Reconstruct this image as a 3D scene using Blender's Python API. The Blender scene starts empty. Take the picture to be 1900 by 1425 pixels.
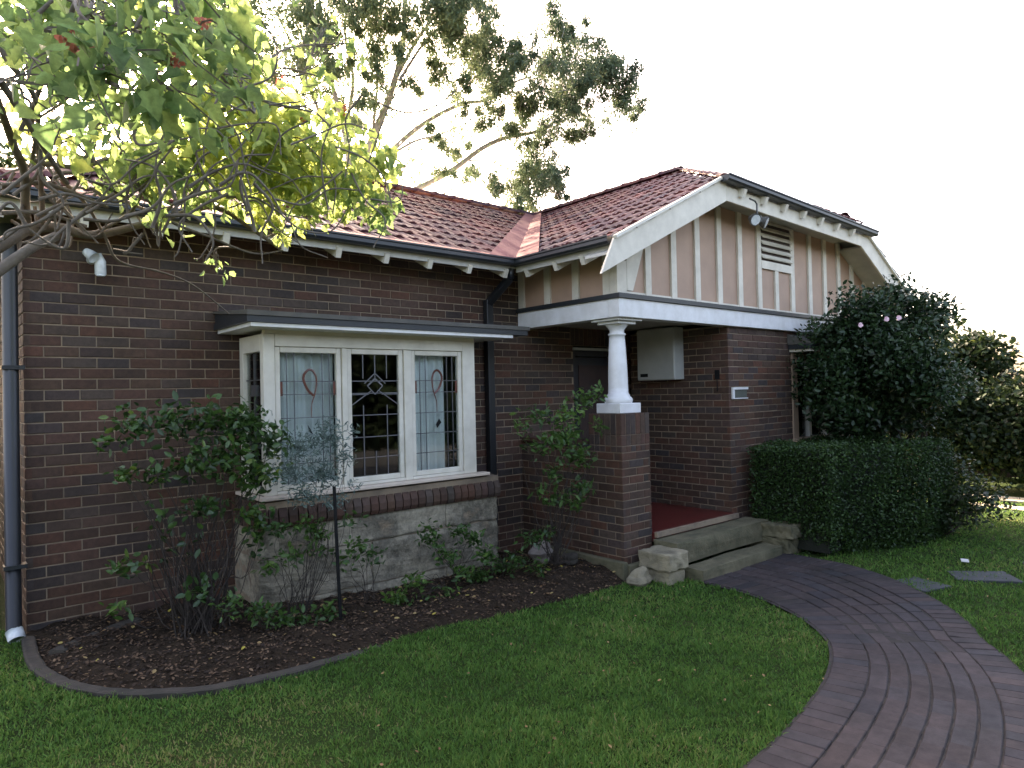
import bpy, bmesh, math, random
import numpy as np
from mathutils import Matrix, Vector
random.seed(7); rng = np.random.default_rng(7)
R_ = math.radians
sc = bpy.context.scene
COL = sc.collection

# ------------------------------------------------------------------ camera, world, sun, exposure
CAM = np.array([-0.680, -6.439, 1.735])
RIGHT = np.array([0.7606633554, -0.6487597988, -0.0224049815])
DOWN = np.array([-0.0080994201, 0.0250266689, -0.9996539727])
FWD = np.array([0.6490960323, 0.7605816125, 0.0137822917])
cd = bpy.data.cameras.new('camera'); cam = bpy.data.objects.new('camera', cd); COL.objects.link(cam)
cd.sensor_width = 36; cd.lens = 23.98; cd.clip_start = .05; cd.clip_end = 2000
cam.matrix_world = Matrix(((RIGHT[0], -DOWN[0], -FWD[0], CAM[0]), (RIGHT[1], -DOWN[1], -FWD[1], CAM[1]), (RIGHT[2], -DOWN[2], -FWD[2], CAM[2]), (0, 0, 0, 1)))
sc.camera = cam
SUN_EL, SUN_AZ = 28.0, 14.0          # azimuth from +Y towards +X
w = bpy.data.worlds.new('World'); sc.world = w; w.use_nodes = True
nt = w.node_tree; nt.nodes.clear()
sky = nt.nodes.new('ShaderNodeTexSky'); sky.sky_type = 'NISHITA'; sky.sun_disc = False
sky.sun_elevation = R_(SUN_EL); sky.sun_rotation = R_(SUN_AZ)
sky.air_density = .8; sky.dust_density = 4.0; sky.ozone_density = .4
bg = nt.nodes.new('ShaderNodeBackground'); bg.inputs[1].default_value = 0.15
wo = nt.nodes.new('ShaderNodeOutputWorld')
nt.links.new(sky.outputs[0], bg.inputs[0]); nt.links.new(bg.outputs[0], wo.inputs[0])
sd = bpy.data.lights.new('sun', 'SUN'); sd.energy = 3.2; sd.angle = R_(.5); sd.color = (1, .93, .82)
sun = bpy.data.objects.new('sun', sd); COL.objects.link(sun)
sv = Vector((math.cos(R_(SUN_EL)) * math.sin(R_(SUN_AZ)), math.cos(R_(SUN_EL)) * math.cos(R_(SUN_AZ)), math.sin(R_(SUN_EL))))
sun.rotation_euler = sv.to_track_quat('Z', 'Y').to_euler()
sc.view_settings.view_transform = 'Standard'; sc.view_settings.look = 'None'; sc.view_settings.gamma = 1
sc.view_settings.exposure = 2.9
sc.view_settings.use_white_balance = True; sc.view_settings.white_balance_temperature = 7900; sc.view_settings.white_balance_tint = 17

def at(px, py, dist):
    """a point DIST metres from the viewpoint along a sight line of the survey photograph"""
    v = RIGHT * ((px - 950) / 1265.77) + DOWN * ((py - 712.5) / 1265.77) + FWD
    return CAM + v / np.linalg.norm(v) * dist

def ground_z(x, y=0):
    return -0.04 - .05 * np.clip(x, 0, 5.2)

# ------------------------------------------------------------------ materials
def new_mat(name):
    m = bpy.data.materials.new(name); m.use_nodes = True
    n = m.node_tree; b = n.nodes['Principled BSDF']
    return m, n, b

def ramp(n, cols, fac=None, pos=None):
    r = n.nodes.new('ShaderNodeValToRGB'); e = r.color_ramp.elements
    while len(e) < len(cols): e.new(.5)
    for i, c in enumerate(cols):
        e[i].position = pos[i] if pos else i / max(1, len(cols) - 1); e[i].color = (*c, 1)
    if fac is not None: n.links.new(fac, r.inputs[0])
    return r

def noise(n, scale, detail=4, rough=.6, vec=None, dim='3D'):
    t = n.nodes.new('ShaderNodeTexNoise'); t.inputs['Scale'].default_value = scale
    t.inputs['Detail'].default_value = detail; t.inputs['Roughness'].default_value = rough
    if vec is None:
        g = n.nodes.new('ShaderNodeNewGeometry'); vec = g.outputs['Position']
    n.links.new(vec, t.inputs['Vector'])
    return t

def M(name, c1, c2=None, scale=6, rough=.6, bump=.0, bscale=None, spec=.5, detail=5, dist=.01, metal=0, contrast=(.3, .7)):
    m, n, b = new_mat(name)
    c2 = c2 or tuple(x * .85 for x in c1)
    t = noise(n, scale, detail); r = ramp(n, [c1, c2], t.outputs[0], contrast)
    n.links.new(r.outputs[0], b.inputs['Base Color'])
    b.inputs['Roughness'].default_value = rough; b.inputs['Specular IOR Level'].default_value = spec
    b.inputs['Metallic'].default_value = metal
    if bump:
        t2 = noise(n, bscale or scale * 6, 6, .7); bp = n.nodes.new('ShaderNodeBump')
        bp.inputs['Strength'].default_value = bump; bp.inputs['Distance'].default_value = dist
        n.links.new(t2.outputs[0], bp.inputs['Height']); n.links.new(bp.outputs[0], b.inputs['Normal'])
    return m

def leaf_mat(name, cols, rough=.45, transl=.35, spec=.4, pos=None):
    m, n, b = new_mat(name)
    a = n.nodes.new('ShaderNodeAttribute'); a.attribute_name = 'tone'
    r = ramp(n, cols, a.outputs['Fac'], pos)
    tn_ = noise(n, 55, 4, .6); rn_ = ramp(n, [(.62,) * 3, (1.25,) * 3], tn_.outputs[0], (.3, .7)); mxn = n.nodes.new('ShaderNodeMix'); mxn.data_type = 'RGBA'; mxn.blend_type = 'MULTIPLY'; mxn.inputs[0].default_value = .8
    n.links.new(r.outputs[0], mxn.inputs[6]); n.links.new(rn_.outputs[0], mxn.inputs[7])
    class _R: outputs = [mxn.outputs[2]]
    r = _R
    n.links.new(r.outputs[0], b.inputs['Base Color']); b.inputs['Roughness'].default_value = rough
    b.inputs['Specular IOR Level'].default_value = spec
    if transl:
        t = n.nodes.new('ShaderNodeBsdfTranslucent'); hs = n.nodes.new('ShaderNodeHueSaturation')
        hs.inputs['Hue'].default_value = .485; hs.inputs['Value'].default_value = 1.9; hs.inputs['Saturation'].default_value = .88
        n.links.new(r.outputs[0], hs.inputs['Color']); n.links.new(hs.outputs[0], t.inputs['Color'])
        mx = n.nodes.new('ShaderNodeMixShader'); mx.inputs[0].default_value = transl
        n.links.new(b.outputs[0], mx.inputs[1]); n.links.new(t.outputs[0], mx.inputs[2])
        n.links.new(mx.outputs[0], n.nodes['Material Output'].inputs['Surface'])
    return m

def piece_mat(name, cols, rough=.7, use_info=False, bump=.25, bscale=90, nscale=25, nmix=.35, spec=.3, pos=None, macro=1.6):
    """material of bricks, tiles and pavers: tone per piece + grain"""
    m, n, b = new_mat(name)
    if use_info:
        o = n.nodes.new('ShaderNodeObjectInfo'); f = o.outputs['Random']
    else:
        a = n.nodes.new('ShaderNodeAttribute'); a.attribute_name = 'tone'; f = a.outputs['Fac']
    r = ramp(n, cols, f, pos)
    t = noise(n, nscale, 6, .7); r2 = ramp(n, [(.55,) * 3, (1.35,) * 3], t.outputs[0], (.3, .72))
    mx = n.nodes.new('ShaderNodeMix'); mx.data_type = 'RGBA'; mx.blend_type = 'MULTIPLY'; mx.inputs[0].default_value = nmix * 2
    mx.inputs[0].default_value = min(1, nmix * 2)
    n.links.new(r.outputs[0], mx.inputs[6]); n.links.new(r2.outputs[0], mx.inputs[7])
    t5 = noise(n, macro, 5, .62); r5 = ramp(n, [(.62, .66, .62), (1, 1, 1), (1.28, 1.22, 1.2)], t5.outputs[0], (.32, .5, .70))
    mx5 = n.nodes.new('ShaderNodeMix'); mx5.data_type = 'RGBA'; mx5.blend_type = 'MULTIPLY'; mx5.inputs[0].default_value = 1
    n.links.new(mx.outputs[2], mx5.inputs[6]); n.links.new(r5.outputs[0], mx5.inputs[7])
    n.links.new(mx5.outputs[2], b.inputs['Base Color']); b.inputs['Roughness'].default_value = rough
    b.inputs['Specular IOR Level'].default_value = spec
    t2 = noise(n, bscale, 5, .7); bp = n.nodes.new('ShaderNodeBump'); bp.inputs['Strength'].default_value = bump
    bp.inputs['Distance'].default_value = .004
    n.links.new(t2.outputs[0], bp.inputs['Height']); n.links.new(bp.outputs[0], b.inputs['Normal'])
    return m

BR = [(.058, .035, .025), (.088, .043, .028), (.050, .036, .031), (.102, .046, .029), (.074, .054, .043), (.090, .050, .032), (.052, .042, .040), (.115, .050, .031)]
m_brick_i = piece_mat('brick_single', BR, use_info=True)
m_brick = piece_mat('brick_joined', BR)
m_mortar = M('mortar', (.33, .245, .165), (.18, .135, .095), 3.2, .9, .4, 90, contrast=(.35, .62))
TI = [(.080, .025, .028), (.125, .034, .031), (.060, .024, .032), (.155, .043, .036), (.095, .029, .032), (.052, .023, .033)]
m_tile_i = piece_mat('tile_single', TI, use_info=True, rough=.62, nscale=14, nmix=.45, spec=.5)
m_tile = piece_mat('tile_joined', TI, rough=.62, nscale=14, nmix=.45, spec=.35)
PV = [(.040, .032, .032), (.056, .042, .040), (.034, .030, .033), (.050, .036, .033), (.040, .037, .040), (.066, .048, .044)]
m_paver_i = piece_mat('paver_single', PV, use_info=True, rough=.75, nscale=12, nmix=.4)
m_white = M('cream_white_paint', (.72, .68, .58), (.56, .52, .43), 5, .45, .08, 40)
m_white2 = M('bright_white_paint', (.78, .78, .77), (.62, .61, .58), 6, .4, .05, 40)
m_cream = M('cream_board', (.70, .65, .54), (.52, .48, .39), 4.5, .5, .1, 30)
m_pink = M('pink_beige_board', (.46, .30, .21), (.37, .24, .17), 2.2, .6, .15, 60)
m_dark = M('charcoal_metal', (.016, .019, .022), (.024, .028, .031), 3, .4, .05, 50, spec=.5)
m_pipe = M('charcoal_gloss_pipe', (.014, .016, .018), (.010, .012, .014), 3, .38, spec=.6)
m_lead = M('weathered_sheet', (.11, .10, .082), (.06, .058, .05), 5, .6, .2, 25)
m_soff = M('soffit_lining', (.50, .49, .44), (.36, .35, .31), 4, .6, .1)
m_pinkflash = M('pink_valley_sheet', (.30, .135, .12), (.20, .085, .08), 3.5, .9, .2, 18, spec=.1)
m_stone = M('sandstone', (.34, .29, .19), (.16, .14, .095), 4.5, .85, .9, 16, dist=.03, contrast=(.35, .65))
m_stone2 = M('mossy_sandstone', (.17, .145, .085), (.075, .073, .04), 6, .9, .7, 18, dist=.025)
m_floor = M('red_porch_tile', (.13, .020, .016), (.09, .015, .012), 5, .35, .05)
m_door = M('dark_door_paint', (.018, .022, .030), (.03, .022, .02), 4, .35)
m_box = M('metal_box_paint', (.44, .445, .41), (.33, .335, .31), 3, .4)
m_room = M('room_dark', (.035, .032, .03), (.02, .02, .02), 2, .8)
m_iron = M('black_iron', (.006, .006, .006), (.01, .01, .01), 9, .7, spec=.2)
m_conc = M('mossy_concrete', (.060, .047, .036), (.026, .024, .017), 7, .9, .6, 40, dist=.01)
m_bark = M('grey_bark', (.20, .17, .135), (.10, .08, .065), 14, .85, .7, 40, dist=.01)
m_bark2 = M('dark_stem_bark', (.045, .032, .024), (.02, .015, .011), 20, .85, .5, 50)
m_gumbark = M('pale_gum_bark', (.30, .27, .25), (.20, .18, .16), 5, .8, .3, 12)
m_slate = M('slate_stepping_stone', (.055, .06, .062), (.032, .038, .036), 8, .8, .3, 40)
m_fence = M('dark_timber', (.022, .016, .012), (.012, .009, .007), 9, .85, .4, 40)
m_curt = M('white_net_curtain', (.88, .86, .82), (.82, .80, .77), 4, .8)
m_came = M('lead_came', (.10, .10, .11), (.14, .14, .14), 30, .4, metal=.5)
m_came2 = M('pale_lead_came', (.15, .155, .165), (.2, .2, .22), 30, .35, metal=.3)
m_red = M('amber_glass', (.16, .05, .03), (.12, .04, .03), 9, .3)
m_chrome = M('pale_plastic', (.72, .76, .76), (.5, .55, .55), 18, .2, spec=.8)
m_conc2 = M('pale_path', (.42, .37, .27), (.34, .30, .22), 3, .9)
m_render = M('neighbour_cream_render', (.6, .52, .42), (.55, .46, .36), 2, .8)
m_petal = M('pink_petal', (.70, .38, .45), (.80, .60, .64), 40, .6)
m_log = M('weathered_log', (.10, .075, .05), (.06, .045, .032), 12, .9, .6, 30)
def glass_mat(name, tint=(.9, .95, .95)):
    m, n, b = new_mat(name); n.nodes.remove(b)
    tr = n.nodes.new('ShaderNodeBsdfTransparent'); tr.inputs[0].default_value = (*tint, 1)
    gl = n.nodes.new('ShaderNodeBsdfGlossy'); gl.inputs['Roughness'].default_value = .03
    fr = n.nodes.new('ShaderNodeFresnel'); fr.inputs[0].default_value = 1.5
    mx = n.nodes.new('ShaderNodeMixShader')
    n.links.new(fr.outputs[0], mx.inputs[0]); n.links.new(tr.outputs[0], mx.inputs[1]); n.links.new(gl.outputs[0], mx.inputs[2])
    n.links.new(mx.outputs[0], n.nodes['Material Output'].inputs['Surface'])
    return m
m_glass = glass_mat('clear_glass')

def ground_mat():
    m, n, b = new_mat('lawn_soil')
    t = noise(n, 1.3, 6, .65); r = ramp(n, [(.022, .035, .010), (.035, .060, .014), (.075, .062, .030)], t.outputs[0], (.3, .55, .78))
    t3 = noise(n, 60, 4, .7); r3 = ramp(n, [(.6,) * 3, (1.3,) * 3], t3.outputs[0], (.3, .7))
    mx = n.nodes.new('ShaderNodeMix'); mx.data_type = 'RGBA'; mx.blend_type = 'MULTIPLY'; mx.inputs[0].default_value = 1
    n.links.new(r.outputs[0], mx.inputs[6]); n.links.new(r3.outputs[0], mx.inputs[7]); n.links.new(mx.outputs[2], b.inputs['Base Color'])
    b.inputs['Roughness'].default_value = .95; b.inputs['Specular IOR Level'].default_value = .1
    bp = n.nodes.new('ShaderNodeBump'); bp.inputs['Distance'].default_value = .02; n.links.new(t3.outputs[0], bp.inputs['Height']); n.links.new(bp.outputs[0], b.inputs['Normal'])
    return m
m_ground = ground_mat()
m_mulch = M('dark_mulch', (.056, .038, .025), (.022, .016, .011), 14, .95, 1.0, 45, dist=.03, spec=.1)

# ------------------------------------------------------------------ mesh helpers
class MB:
    def __init__(s): s.v = []; s.f = []; s.t = []
    def add(s, vs, fs, tone=None):
        o = len(s.v); s.v += [tuple(map(float, p)) for p in vs]; s.f += [tuple(o + i for i in f) for f in fs]
        s.t += [tone if tone is not None else .5] * len(vs)
    def box(s, x0, x1, y0, y1, z0, z1, tone=None):
        s.add([(x0, y0, z0), (x1, y0, z0), (x1, y1, z0), (x0, y1, z0), (x0, y0, z1), (x1, y0, z1), (x1, y1, z1), (x0, y1, z1)],
              [(0, 3, 2, 1), (4, 5, 6, 7), (0, 1, 5, 4), (1, 2, 6, 5), (2, 3, 7, 6), (3, 0, 4, 7)], tone)
    def obox(s, c, ax, ay, az, tone=None):
        """box by centre and three half-axis vectors"""
        c, ax, ay, az = map(np.array, (c, ax, ay, az)); vs = []
        for k in (-1, 1):
            for i, j in ((-1, -1), (1, -1), (1, 1), (-1, 1)): vs.append(c + ax * i + ay * j + az * k)
        s.add(vs, [(0, 3, 2, 1), (4, 5, 6, 7), (0, 1, 5, 4), (1, 2, 6, 5), (2, 3, 7, 6), (3, 0, 4, 7)], tone)
    def bar(s, a, b, wd, th, up=(0, 0, 1)):
        a, b, up = np.array(a, float), np.array(b, float), np.array(up, float)
        d = b - a; L = np.linalg.norm(d); d /= L
        sd_ = np.cross(d, up); sd_ /= np.linalg.norm(sd_); u = np.cross(sd_, d)
        s.obox((a + b) / 2, d * L / 2, sd_ * wd / 2, u * th / 2)
    def prism(s, poly, vec):
        """extrude 3-D polygon by vec"""
        n = len(poly); p = [np.array(q, float) for q in poly]; vec = np.array(vec, float)
        s.add(p + [q + vec for q in p], [tuple(range(n))[::-1], tuple(range(n, 2 * n))] + [(i, (i + 1) % n, n + (i + 1) % n, n + i) for i in range(n)])
    def tube(s, pts, rad, k=6, tone=None):
        pts = [np.array(p, float) for p in pts]
        if not hasattr(rad, '__len__'): rad = [rad] * len(pts)
        o = len(s.v); ref = np.array([.3, .2, .9])
        for i, p in enumerate(pts):
            d = pts[min(i + 1, len(pts) - 1)] - pts[max(i - 1, 0)]; d = d / (np.linalg.norm(d) + 1e-9)
            a = np.cross(d, ref); a /= (np.linalg.norm(a) + 1e-9); b = np.cross(d, a)
            for j in range(k):
                t = 2 * math.pi * j / k; s.v.append(tuple(p + rad[i] * (a * math.cos(t) + b * math.sin(t)))); s.t.append(tone if tone is not None else .5)
        for i in range(len(pts) - 1):
            for j in range(k):
                s.f.append((o + i * k + j, o + i * k + (j + 1) % k, o + (i + 1) * k + (j + 1) % k, o + (i + 1) * k + j))
        s.f.append(tuple(o + j for j in range(k))); s.f.append(tuple(o + (len(pts) - 1) * k + j for j in range(k))[::-1])
    def lathe(s, c, prof, k=24):
        o = len(s.v)
        for r, z in prof:
            for j in range(k):
                t = 2 * math.pi * j / k; s.v.append((c[0] + r * math.cos(t), c[1] + r * math.sin(t), z)); s.t.append(.5)
        for i in range(len(prof) - 1):
            for j in range(k): s.f.append((o + i * k + j, o + i * k + (j + 1) % k, o + (i + 1) * k + (j + 1) % k, o + (i + 1) * k + j))
        s.f.append(tuple(o + (len(prof) - 1) * k + j for j in range(k))); s.f.append(tuple(o + j for j in range(k))[::-1])
    def mesh(s, name, mat, smooth=False, tones=False):
        me = bpy.data.meshes.new(name); me.from_pydata(s.v, [], s.f)
        if tones:
            a = me.attributes.new('tone', 'FLOAT', 'POINT'); a.data.foreach_set('value', s.t)
        me.materials.append(mat)
        if smooth: me.shade_smooth()
        return me
    def build(s, name, mat, parent=None, smooth=False, tones=False, bevel=0, kind=None):
        me = s.mesh(name, mat, smooth, tones)
        o = bpy.data.objects.new(name, me); COL.objects.link(o)
        if parent: o.parent = parent
        if bevel:
            b = o.modifiers.new('bevel', 'BEVEL'); b.width = bevel; b.segments = 2; b.limit_method = 'ANGLE'; b.angle_limit = R_(40)
        if kind: o['kind'] = kind
        return o

def empty(name, loc=(0, 0, 0)):
    o = bpy.data.objects.new(name, None); COL.objects.link(o); o.location = loc; o.empty_display_size = .1
    return o
def tag(o, label=None, cat=None, group=None, kind=None):
    for k, v in (('label', label), ('category', cat), ('group', group), ('kind', kind)):
        if v: o[k] = v
    return o
def inst(name, me, parent, mw=None, loc=None):
    o = bpy.data.objects.new(name, me); COL.objects.link(o); o.parent = parent
    if mw is not None: o.matrix_local = mw
    if loc is not None: o.location = loc
    return o
def spline(pts, n=6):
    P = [np.array(p, float) for p in pts]; P = [2 * P[0] - P[1]] + P + [2 * P[-1] - P[-2]]; out = []
    for i in range(1, len(P) - 2):
        for k in range(n):
            t = k / n; a, b, c, d = P[i - 1:i + 3]
            out.append(.5 * ((2 * b) + (c - a) * t + (2 * a - 5 * b + 4 * c - d) * t * t + (3 * b - a - 3 * c + d) * t ** 3))
    out.append(P[-2]); return out

# leaves: fixed polygon shapes instanced into one mesh with numpy
OVAL = (np.array([(0, 0, 0), (.3, .20, .05), (.7, .17, .05), (1, 0, -.03), (.7, -.17, .05), (.3, -.20, .05)]), [(0, 1, 2, 3), (0, 3, 4, 5)])
SLIM = (np.array([(0, 0, 0), (.35, .07, .01), (1, 0, -.06), (.35, -.07, .01)]), [(0, 1, 2, 3)])
_l = [(0, 0, 0), (-.08, .18, .06), (.02, .36, .12), (.20, .30, .09), (.36, .44, .15), (.50, .29, .08), (.74, .18, .02), (1.0, 0, -.22)]
LOBED = (np.array(_l + [(a, -b, h) for a, b, h in _l[1:-1]]), [tuple(range(8)), (0, 7, 13, 12, 11, 10, 9, 8)])
BLADE = (np.array([(0, .5, 0), (0, -.5, 0), (.6, -.35, .12), (.6, .35, .12), (1, 0, .35)]), [(0, 1, 2, 3), (3, 2, 4)])
def rand_dirs(n):
    v = rng.normal(size=(n, 3)); return v / np.linalg.norm(v, axis=1)[:, None]
def leaf_mesh(name, P, size, tone, shape, mat, N=None, D=None, width=1.0, smooth=True):
    n = len(P); loc, faces = shape; k = len(loc)
    if N is None: N = rand_dirs(n) * .8 + np.array([0, 0, .7])
    if D is None: D = rand_dirs(n) + np.array([0, 0, -.25])
    N = N / np.linalg.norm(N, axis=1)[:, None]
    D = D - N * (D * N).sum(1)[:, None]; D = D / (np.linalg.norm(D, axis=1)[:, None] + 1e-9)
    C = np.cross(N, D); size = np.broadcast_to(size, (n,)).astype(float)
    wd = np.broadcast_to(width, (n,)).astype(float)
    V = P[:, None, :] + size[:, None, None] * (loc[None, :, 0, None] * D[:, None, :] + loc[None, :, 1, None] * (C * wd[:, None])[:, None, :] + loc[None, :, 2, None] * N[:, None, :])
    V = V.reshape(-1, 3)
    per = [len(f) for f in faces]; nl = sum(per); base = np.concatenate([np.array(f) for f in faces])
    loops = (np.arange(n)[:, None] * k + base[None, :]).reshape(-1)
    starts = (np.arange(n)[:, None] * nl + np.cumsum([0] + per[:-1])[None, :]).reshape(-1)
    me = bpy.data.meshes.new(name); me.vertices.add(len(V)); me.vertices.foreach_set('co', V.ravel())
    me.loops.add(len(loops)); me.loops.foreach_set('vertex_index', loops.astype(np.int32))
    me.polygons.add(len(starts)); me.polygons.foreach_set('loop_start', starts.astype(np.int32))
    me.polygons.foreach_set('loop_total', np.tile(per, n).astype(np.int32))
    me.update(calc_edges=True)
    a = me.attributes.new('tone', 'FLOAT', 'POINT'); a.data.foreach_set('value', np.repeat(np.clip(tone, 0, 1), k).astype(np.float32))
    me.materials.append(mat)
    return me
def leaf_obj(name, P, size, tone, shape, mat, parent=None, kind='stuff', **kw):
    me = leaf_mesh(name, P, size, tone, shape, mat, **kw)
    o = bpy.data.objects.new(name, me); COL.objects.link(o)
    if parent: o.parent = parent
    if kind: o['kind'] = kind
    return o
def blob(c, r, n, pw=2.2):
    d = rand_dirs(n); u = rng.random(n) ** (1 / pw)
    return np.array(c) + d * u[:, None] * np.array(r)

# ================================================================== SETTING: ground
def grid_sheet(name, xs, ys, zf, mat, keep=None):
    X, Y = np.meshgrid(xs, ys); Z = zf(X, Y); nx, ny = len(xs), len(ys)
    V = np.stack([X, Y, Z], -1).reshape(-1, 3); F = []
    for j in range(ny - 1):
        for i in range(nx - 1):
            if keep is None or keep((xs[i] + xs[i + 1]) / 2, (ys[j] + ys[j + 1]) / 2):
                a = j * nx + i; F.append((a, a + 1, a + nx + 1, a + nx))
    me = bpy.data.meshes.new(name); me.from_pydata(V.tolist(), [], F); me.materials.append(mat); me.shade_smooth()
    o = bpy.data.objects.new(name, me); COL.objects.link(o); return o
xs = np.concatenate([[-600, -60, -20, -8], np.arange(-4, 18, .25), [20, 30, 60, 600]])
ys = np.concatenate([[-600, -60, -20], np.arange(-9, 4, .25), [8, 20, 60, 600]])
lump = lambda X, Y: .012 * np.sin(X * 2.1 + 1.3 * np.sin(Y * 1.7)) * np.cos(Y * 2.3 + .5)
m_road = M('asphalt', (.05, .05, .05), (.04, .04, .042), 3, .85, .3, 60)
rb = MB(); rb.box(-200, 200, -24, -7.8, -.5, .015); tag(rb.build('unseen_road', m_road), kind='structure')  # dark strip added out of view to keep sunlit green out of window reflections
tag(grid_sheet('ground', xs, ys, lambda X, Y: ground_z(X) + lump(X, Y), m_ground), kind='structure')

# ------------------------------------------------------------------ curved brick path
inner = [(-.6, -4.66), (.6, -4.66), (1.6, -4.63), (2.42, -4.57), (3.02, -4.48), (3.79, -4.31), (4.42, -4.07), (4.82, -3.80), (5.18, -3.38), (5.42, -2.85), (5.46, -2.45), (5.48, -2.12)]
ip = np.array(spline([(*p, 0) for p in inner], 12))[:, :2]
tn = np.gradient(ip, axis=0); tn /= np.linalg.norm(tn, axis=1)[:, None]
for _ in range(6): tn[1:-1] = (tn[:-2] + tn[1:-1] + tn[2:]) / 3
tn /= np.linalg.norm(tn, axis=1)[:, None]; nr = np.stack([tn[:, 1], -tn[:, 0]], 1)
arc = np.concatenate([[0], np.cumsum(np.linalg.norm(np.diff(ip, axis=0), axis=1))])
wide = 1 + .48 * np.clip((arc - (arc[-1] - 1.9)) / 1.3, 0, 1)
PW = 1.19
def path_line(d): return ip + nr * (d * wide)[:, None]
path_out = path_line(PW)
path_poly = np.concatenate([path_line(-.01), path_line(PW + .01)[::-1]])
def in_poly(x, y, poly):
    x = np.asarray(x, float); y = np.asarray(y, float); ins = np.zeros(x.shape, bool); j = len(poly) - 1
    for i in range(len(poly)):
        xi, yi = poly[i]; xj, yj = poly[j]
        c = ((yi > y) != (yj > y)) & (x < (xj - xi) * (y - yi) / (yj - yi + 1e-12) + xi); ins ^= c; j = i
    return ins
pb = MB(); n_ = len(ip)
A = path_line(-.02); B = path_line(PW + .02)
vs = [(a[0], a[1], ground_z(a[0]) + .014) for a in A] + [(b[0], b[1], ground_z(b[0]) + .014) for b in B]
pb.add(vs, [(i, n_ + i, n_ + i + 1, i + 1) for i in range(n_ - 1)])
m_joint = M('path_joint_sand', (.045, .035, .028), (.02, .017, .014), 20, .95)
path = tag(pb.build('path', m_joint), kind='structure')
def paver_mesh(L, W):
    b = bmesh.new(); bmesh.ops.create_cube(b, size=1)
    bmesh.ops.scale(b, vec=(L, W, .05), verts=b.verts); bmesh.ops.translate(b, vec=(0, 0, -.025), verts=b.verts)
    bmesh.ops.bevel(b, geom=[e for e in b.edges if all(v.co.z > -.01 for v in e.verts)], offset=.005, segments=1, affect='EDGES')
    me = bpy.data.meshes.new('paver'); b.to_mesh(me); b.free(); me.materials.append(m_paver_i); return me
pm_s, pm_h = paver_mesh(.228, .108), paver_mesh(.108, .228)
pav = []
rows = [(.1175, .12, pm_h)] + [(.295 + .12 * k, .24, pm_s) for k in range(6)] + [(PW - .1175, .12, pm_h)]
for ri, (d, step, me) in enumerate(rows):
    ln = path_line(d); al = np.concatenate([[0], np.cumsum(np.linalg.norm(np.diff(ln, axis=0), axis=1))])
    s = .12 if ri % 2 else .0
    while s < al[-1]:
        x = np.interp(s, al, ln[:, 0]); y = np.interp(s, al, ln[:, 1])
        x2 = np.interp(min(s + .05, al[-1]), al, ln[:, 0]); y2 = np.interp(min(s + .05, al[-1]), al, ln[:, 1])
        x1 = np.interp(max(s - .05, 0), al, ln[:, 0]); y1 = np.interp(max(s - .05, 0), al, ln[:, 1])
        wsc = np.interp(s / al[-1] * arc[-1], arc, wide)
        pav.append((x, y, math.atan2(y2 - y1, x2 - x1), me, wsc)); s += step + .001
def dcam(x, y): return math.hypot(x - CAM[0], y - CAM[1])
vis = lambda x, y: ((x - CAM[0]) * FWD[0] + (y - CAM[1]) * FWD[1]) > 2.6
pav = sorted([p for p in pav if vis(p[0], p[1])], key=lambda p: dcam(p[0], p[1])) 
far = MB()
for i, (x, y, a, me, wsc) in enumerate(pav):
    z = ground_z(x) + .024 + random.uniform(-.002, .002)
    mw = Matrix.Translation((x, y, z)) @ Matrix.Rotation(a + random.uniform(-.012, .012), 4, 'Z') @ Matrix.Rotation(random.uniform(-.012, .012), 4, 'X') @ Matrix.Diagonal((1, wsc, 1, 1))
    if i < 300: inst('paver', me, path, mw)
    else:
        t = random.random(); far.add([mw @ v.co for v in me.vertices], [tuple(p.vertices) for p in me.polygons], t)
m_paver = piece_mat('paver_joined', PV, rough=.75, nscale=12, nmix=.4)
if far.v: far.build('paver_rows', m_paver, path, tones=True, kind='stuff')

# ------------------------------------------------------------------ garden bed
kerb_pts = [(-.13, -.10), (-.15, -.45), (-.15, -.85), (-.06, -1.3), (.08, -1.57), (.25, -1.76), (.65, -1.97), (1.2, -2.0), (1.61, -1.92), (2.13, -1.84), (2.6, -1.80)]
kp = [p[:2] for p in spline([(*p, 0) for p in kerb_pts], 8)]
bed_poly = np.array([tuple(p) for p in kp] + [(2.9, -1.83), (3.6, -1.80), (4.37, -1.78), (4.99, -1.72), (5.1, -1.5), (5.1, .1), (-.1, .1)])
_bp = np.array(kp[4:] + [(2.9, -1.83), (3.2, -1.81), (3.6, -1.80), (4.0, -1.79), (4.37, -1.78), (4.7, -1.75), (4.99, -1.72)])
def bed_z(X, Y):
    X = np.asarray(X, float); Y = np.asarray(Y, float)
    dd = np.full(X.shape, 9.)
    for a, b in zip(_bp[:-1], _bp[1:]):
        t = np.clip(((X - a[0]) * (b[0] - a[0]) + (Y - a[1]) * (b[1] - a[1])) / ((b - a) @ (b - a)), 0, 1); dd = np.minimum(dd, np.hypot(X - a[0] - t * (b[0] - a[0]), Y - a[1] - t * (b[1] - a[1])))
    k = np.clip(dd / .22, 0, 1); k = k * k * (3 - 2 * k)
    h = .05 + .10 * np.exp(-((X - 4.4) ** 2 / 1.2 + (Y + .9) ** 2 / .5)) + .05 * np.exp(-((X - 1.5) ** 2 / 1.0 + (Y + 1.0) ** 2 / .25))
    return ground_z(X) + .004 + (h - .004) * k + k * .018 * np.sin(X * 9 + 3 * np.sin(Y * 5)) * np.cos(Y * 11) + k * .010 * np.sin(X * 31 + Y * 17)
tag(grid_sheet('garden_bed', np.arange(-.2, 5.16, .03), np.arange(-2.1, .1, .03), bed_z, m_mulch, lambda x, y: bool(in_poly(x, y, bed_poly))), kind='structure')
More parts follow.
